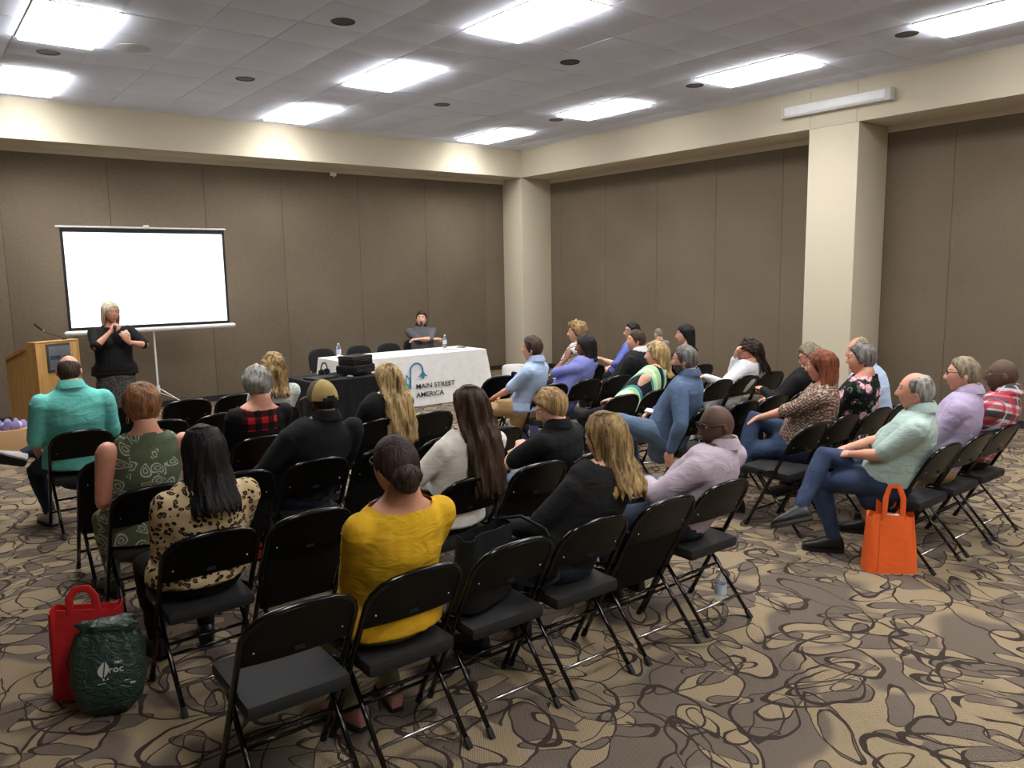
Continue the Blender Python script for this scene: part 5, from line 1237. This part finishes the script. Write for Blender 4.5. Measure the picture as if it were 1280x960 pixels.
for sx in (-1, 1):
    pth = [(sx * (.003 + .022 * math.sin(t)) * (1 - .2 * t / np.pi) + .012 * (t / np.pi) ** 2, .075 * t / np.pi) for t in np.linspace(0, np.pi, 10)]
    leafm.prism(pth if sx > 0 else pth[::-1], .001, (0, 0, 0), (1, 0, 0), (0, 1, 0))
onbag(sharp(leafm.mesh('leaf_mark', M_wp)), -.005, .195, 0, 'leaf_emblem')
for s_, sz, x, z_ in (('VISIT', .016, .045, .256), ('roc', .044, .018, .215), ('B  A  N', .014, -.008, .182), ('EMPLOYEE OWNED', .0145, -.008, .148), ('member', .013, .03, .118)):
    onbag(text_mesh(s_, sz, M_wp, .0006, bold=.0004), x, z_)
ln_ = G().box(-.03, .10, -.0006, .0006, -.001, .001); o = part('printed_rule', ln_, M_wp, gb); o.location = (0, -.083, .170); o.rotation_euler = (0, 0, .12)
# black tote on the third chair of the last row
x, y = P('C', 0, 2)
tt = totebag('black tote bag slumped on the folding chair right of the woman in yellow', (x - .02, y + .27, .472), .35, cloth('black_tote_canvas', (24, 24, 25), wr=.4), .36, .18, .33, handles=False, taper=.92, lean=-.12)
part('strap', G().tube([(.14, -.02, .33), (.20, -.10, .34), (.25, -.20, .28), (.27, -.26, .14), (.24, -.27, .06), (.18, -.22, .02)], (.003, .008), 8), M_dark, tt, 0)
# brown paper bag with tissue at the podium
bb = thing('paper_bag', 'brown paper gift bag with white and purple tissue at the foot of the podium', 'bag', (-8.70, -1.75, 0), .15)
part('bag_body', G().rbox(-.17, .17, -.09, .09, 0, .30, .008), plain('kraft_paper', (190, 152, 110), .8), bb)
for k in range(7):
    r = np.random.default_rng(40 + k); g = G(); g.ell((0, 0, 0), (.05, .035, .065), None, 9, 6); v = np.array(g.v); v = v * (1 + .35 * np.sin(v @ r.normal(0, 60, 3) + r.uniform(0, 6)))[:, None]
    g.v = [tuple(q) for q in v + np.array((-.12 + .04 * k, r.uniform(-.04, .04), .32 + r.uniform(-.01, .03)))]; part('tissue', g, plain('white_tissue', (222, 220, 230), .8) if k % 2 else plain('lilac_tissue', (150, 140, 196), .8), bb, 0)
# red glossy bag under the chairs
rb = totebag('crumpled red plastic bag on the carpet between the chairs behind the cap man', (-7.66, -6.72, 0), .5, plain('red_plastic', (204, 28, 36), .25, .6), .30, .16, .30, name='plastic_bag', handles=True, hh=.1)
# things in laps
bx, by = P('C', 0, 5)
nb_ = thing('notebook', 'dark grey closed notebook on the lap of the bald man in mauve', 'notebook', (bx + .05, by + .66, .675), .5)
part('cover', G().rbox(-.11, .11, -.15, .15, 0, .006, .002), plain('charcoal_cover', (70, 71, 74), .5), nb_); part('pages', G().rbox(-.105, .105, -.145, .145, -.014, 0, .001), M_paper, nb_); part('back_cover', G().rbox(-.11, .11, -.15, .15, -.02, -.014, .002), M_dark, nb_)
dx_, dy_ = P('R', 2, 0)
o = part('notepad', G().rbox(-.075, .075, -.10, .10, 0, .012, .002), M_paper); o.location = (dx_ - .06, dy_ + .52, .705); o.rotation_euler = (.15, 0, .6); tag(o, 'white notepad on the raised leg of the denim shirt man', 'notepad')
# badge holder of the pale green shirt man
gx_, gy_ = P('R', 0, 0); Rg = rotz(.42)
bh = thing('badge_holder', 'black badge holder lying against the pale green shirt', 'badge', tuple(np.array((gx_, gy_, 0)) + Rg @ np.array((-.06, .445, .74))), .42)
part('pouch', G().rbox(-.055, .055, -.005, .005, -.035, .035, .003, R=rotx(-.35) @ roty(.35)), M_dark, bh); part('print_line', G().box(-.03, .01, .0045, .006, .012, .022, R=rotx(-.35) @ roty(.35)), M_paper, bh)
# jacket over a chair at the front of the right block
jx, jy = P('R', 5, 1)
jk = thing('jacket', 'black jacket draped over the front chair back by the corner column', 'jacket', (jx - .12, jy - .01, 0))
R1 = []
for k, (yy, zz) in enumerate([(-.075, .52), (-.055, .62), (-.04, .72), (-.02, .805), (.015, .825), (.045, .80), (.06, .70), (.085, .60)]):
    R1.append([np.array((x_, yy + .012 * math.sin(x_ * 40 + k), zz + .012 * math.sin(x_ * 31 + 1) + (.02 * math.sin(x_ * 18) if k in (0, 7) else 0))) for x_ in np.linspace(-.19, .19, 22)])
top_ = [[p_ * 1.0 for p_ in r_] for r_ in R1]; inn = [[p_ + np.array((0, (.012 if i < 4 else -.012), -.010)) for p_ in r_] for i, r_ in enumerate(R1)]
g = G(); L_ = [a_ + b_[::-1] for a_, b_ in zip(top_, inn)]; g.rings(L_, True); part('cloth', g, black_c, jk, 60)
part('sleeve', G().tube([(.12, -.06, .78), (.16, -.09, .66), (.15, -.08, .5)], [.05, .045, .04], 12, dome=True), black_c, jk, 0)
# white draped stand by the column
st = thing('round_stand', 'low round stand under a white cloth in front of the corner column', 'stand', (-.72, -.62, 0))
part('cloth', G().lathe([(.26, .0), (.245, .1), (.235, .21), (.225, .228), (.0, .23)], n=32, cap=False), M_linen, st, 50); part('tray', G().lathe([(.19, .230), (.20, .236), (.20, .240), (.0, .240)], n=32, cap=False), M_paper, st, 50)
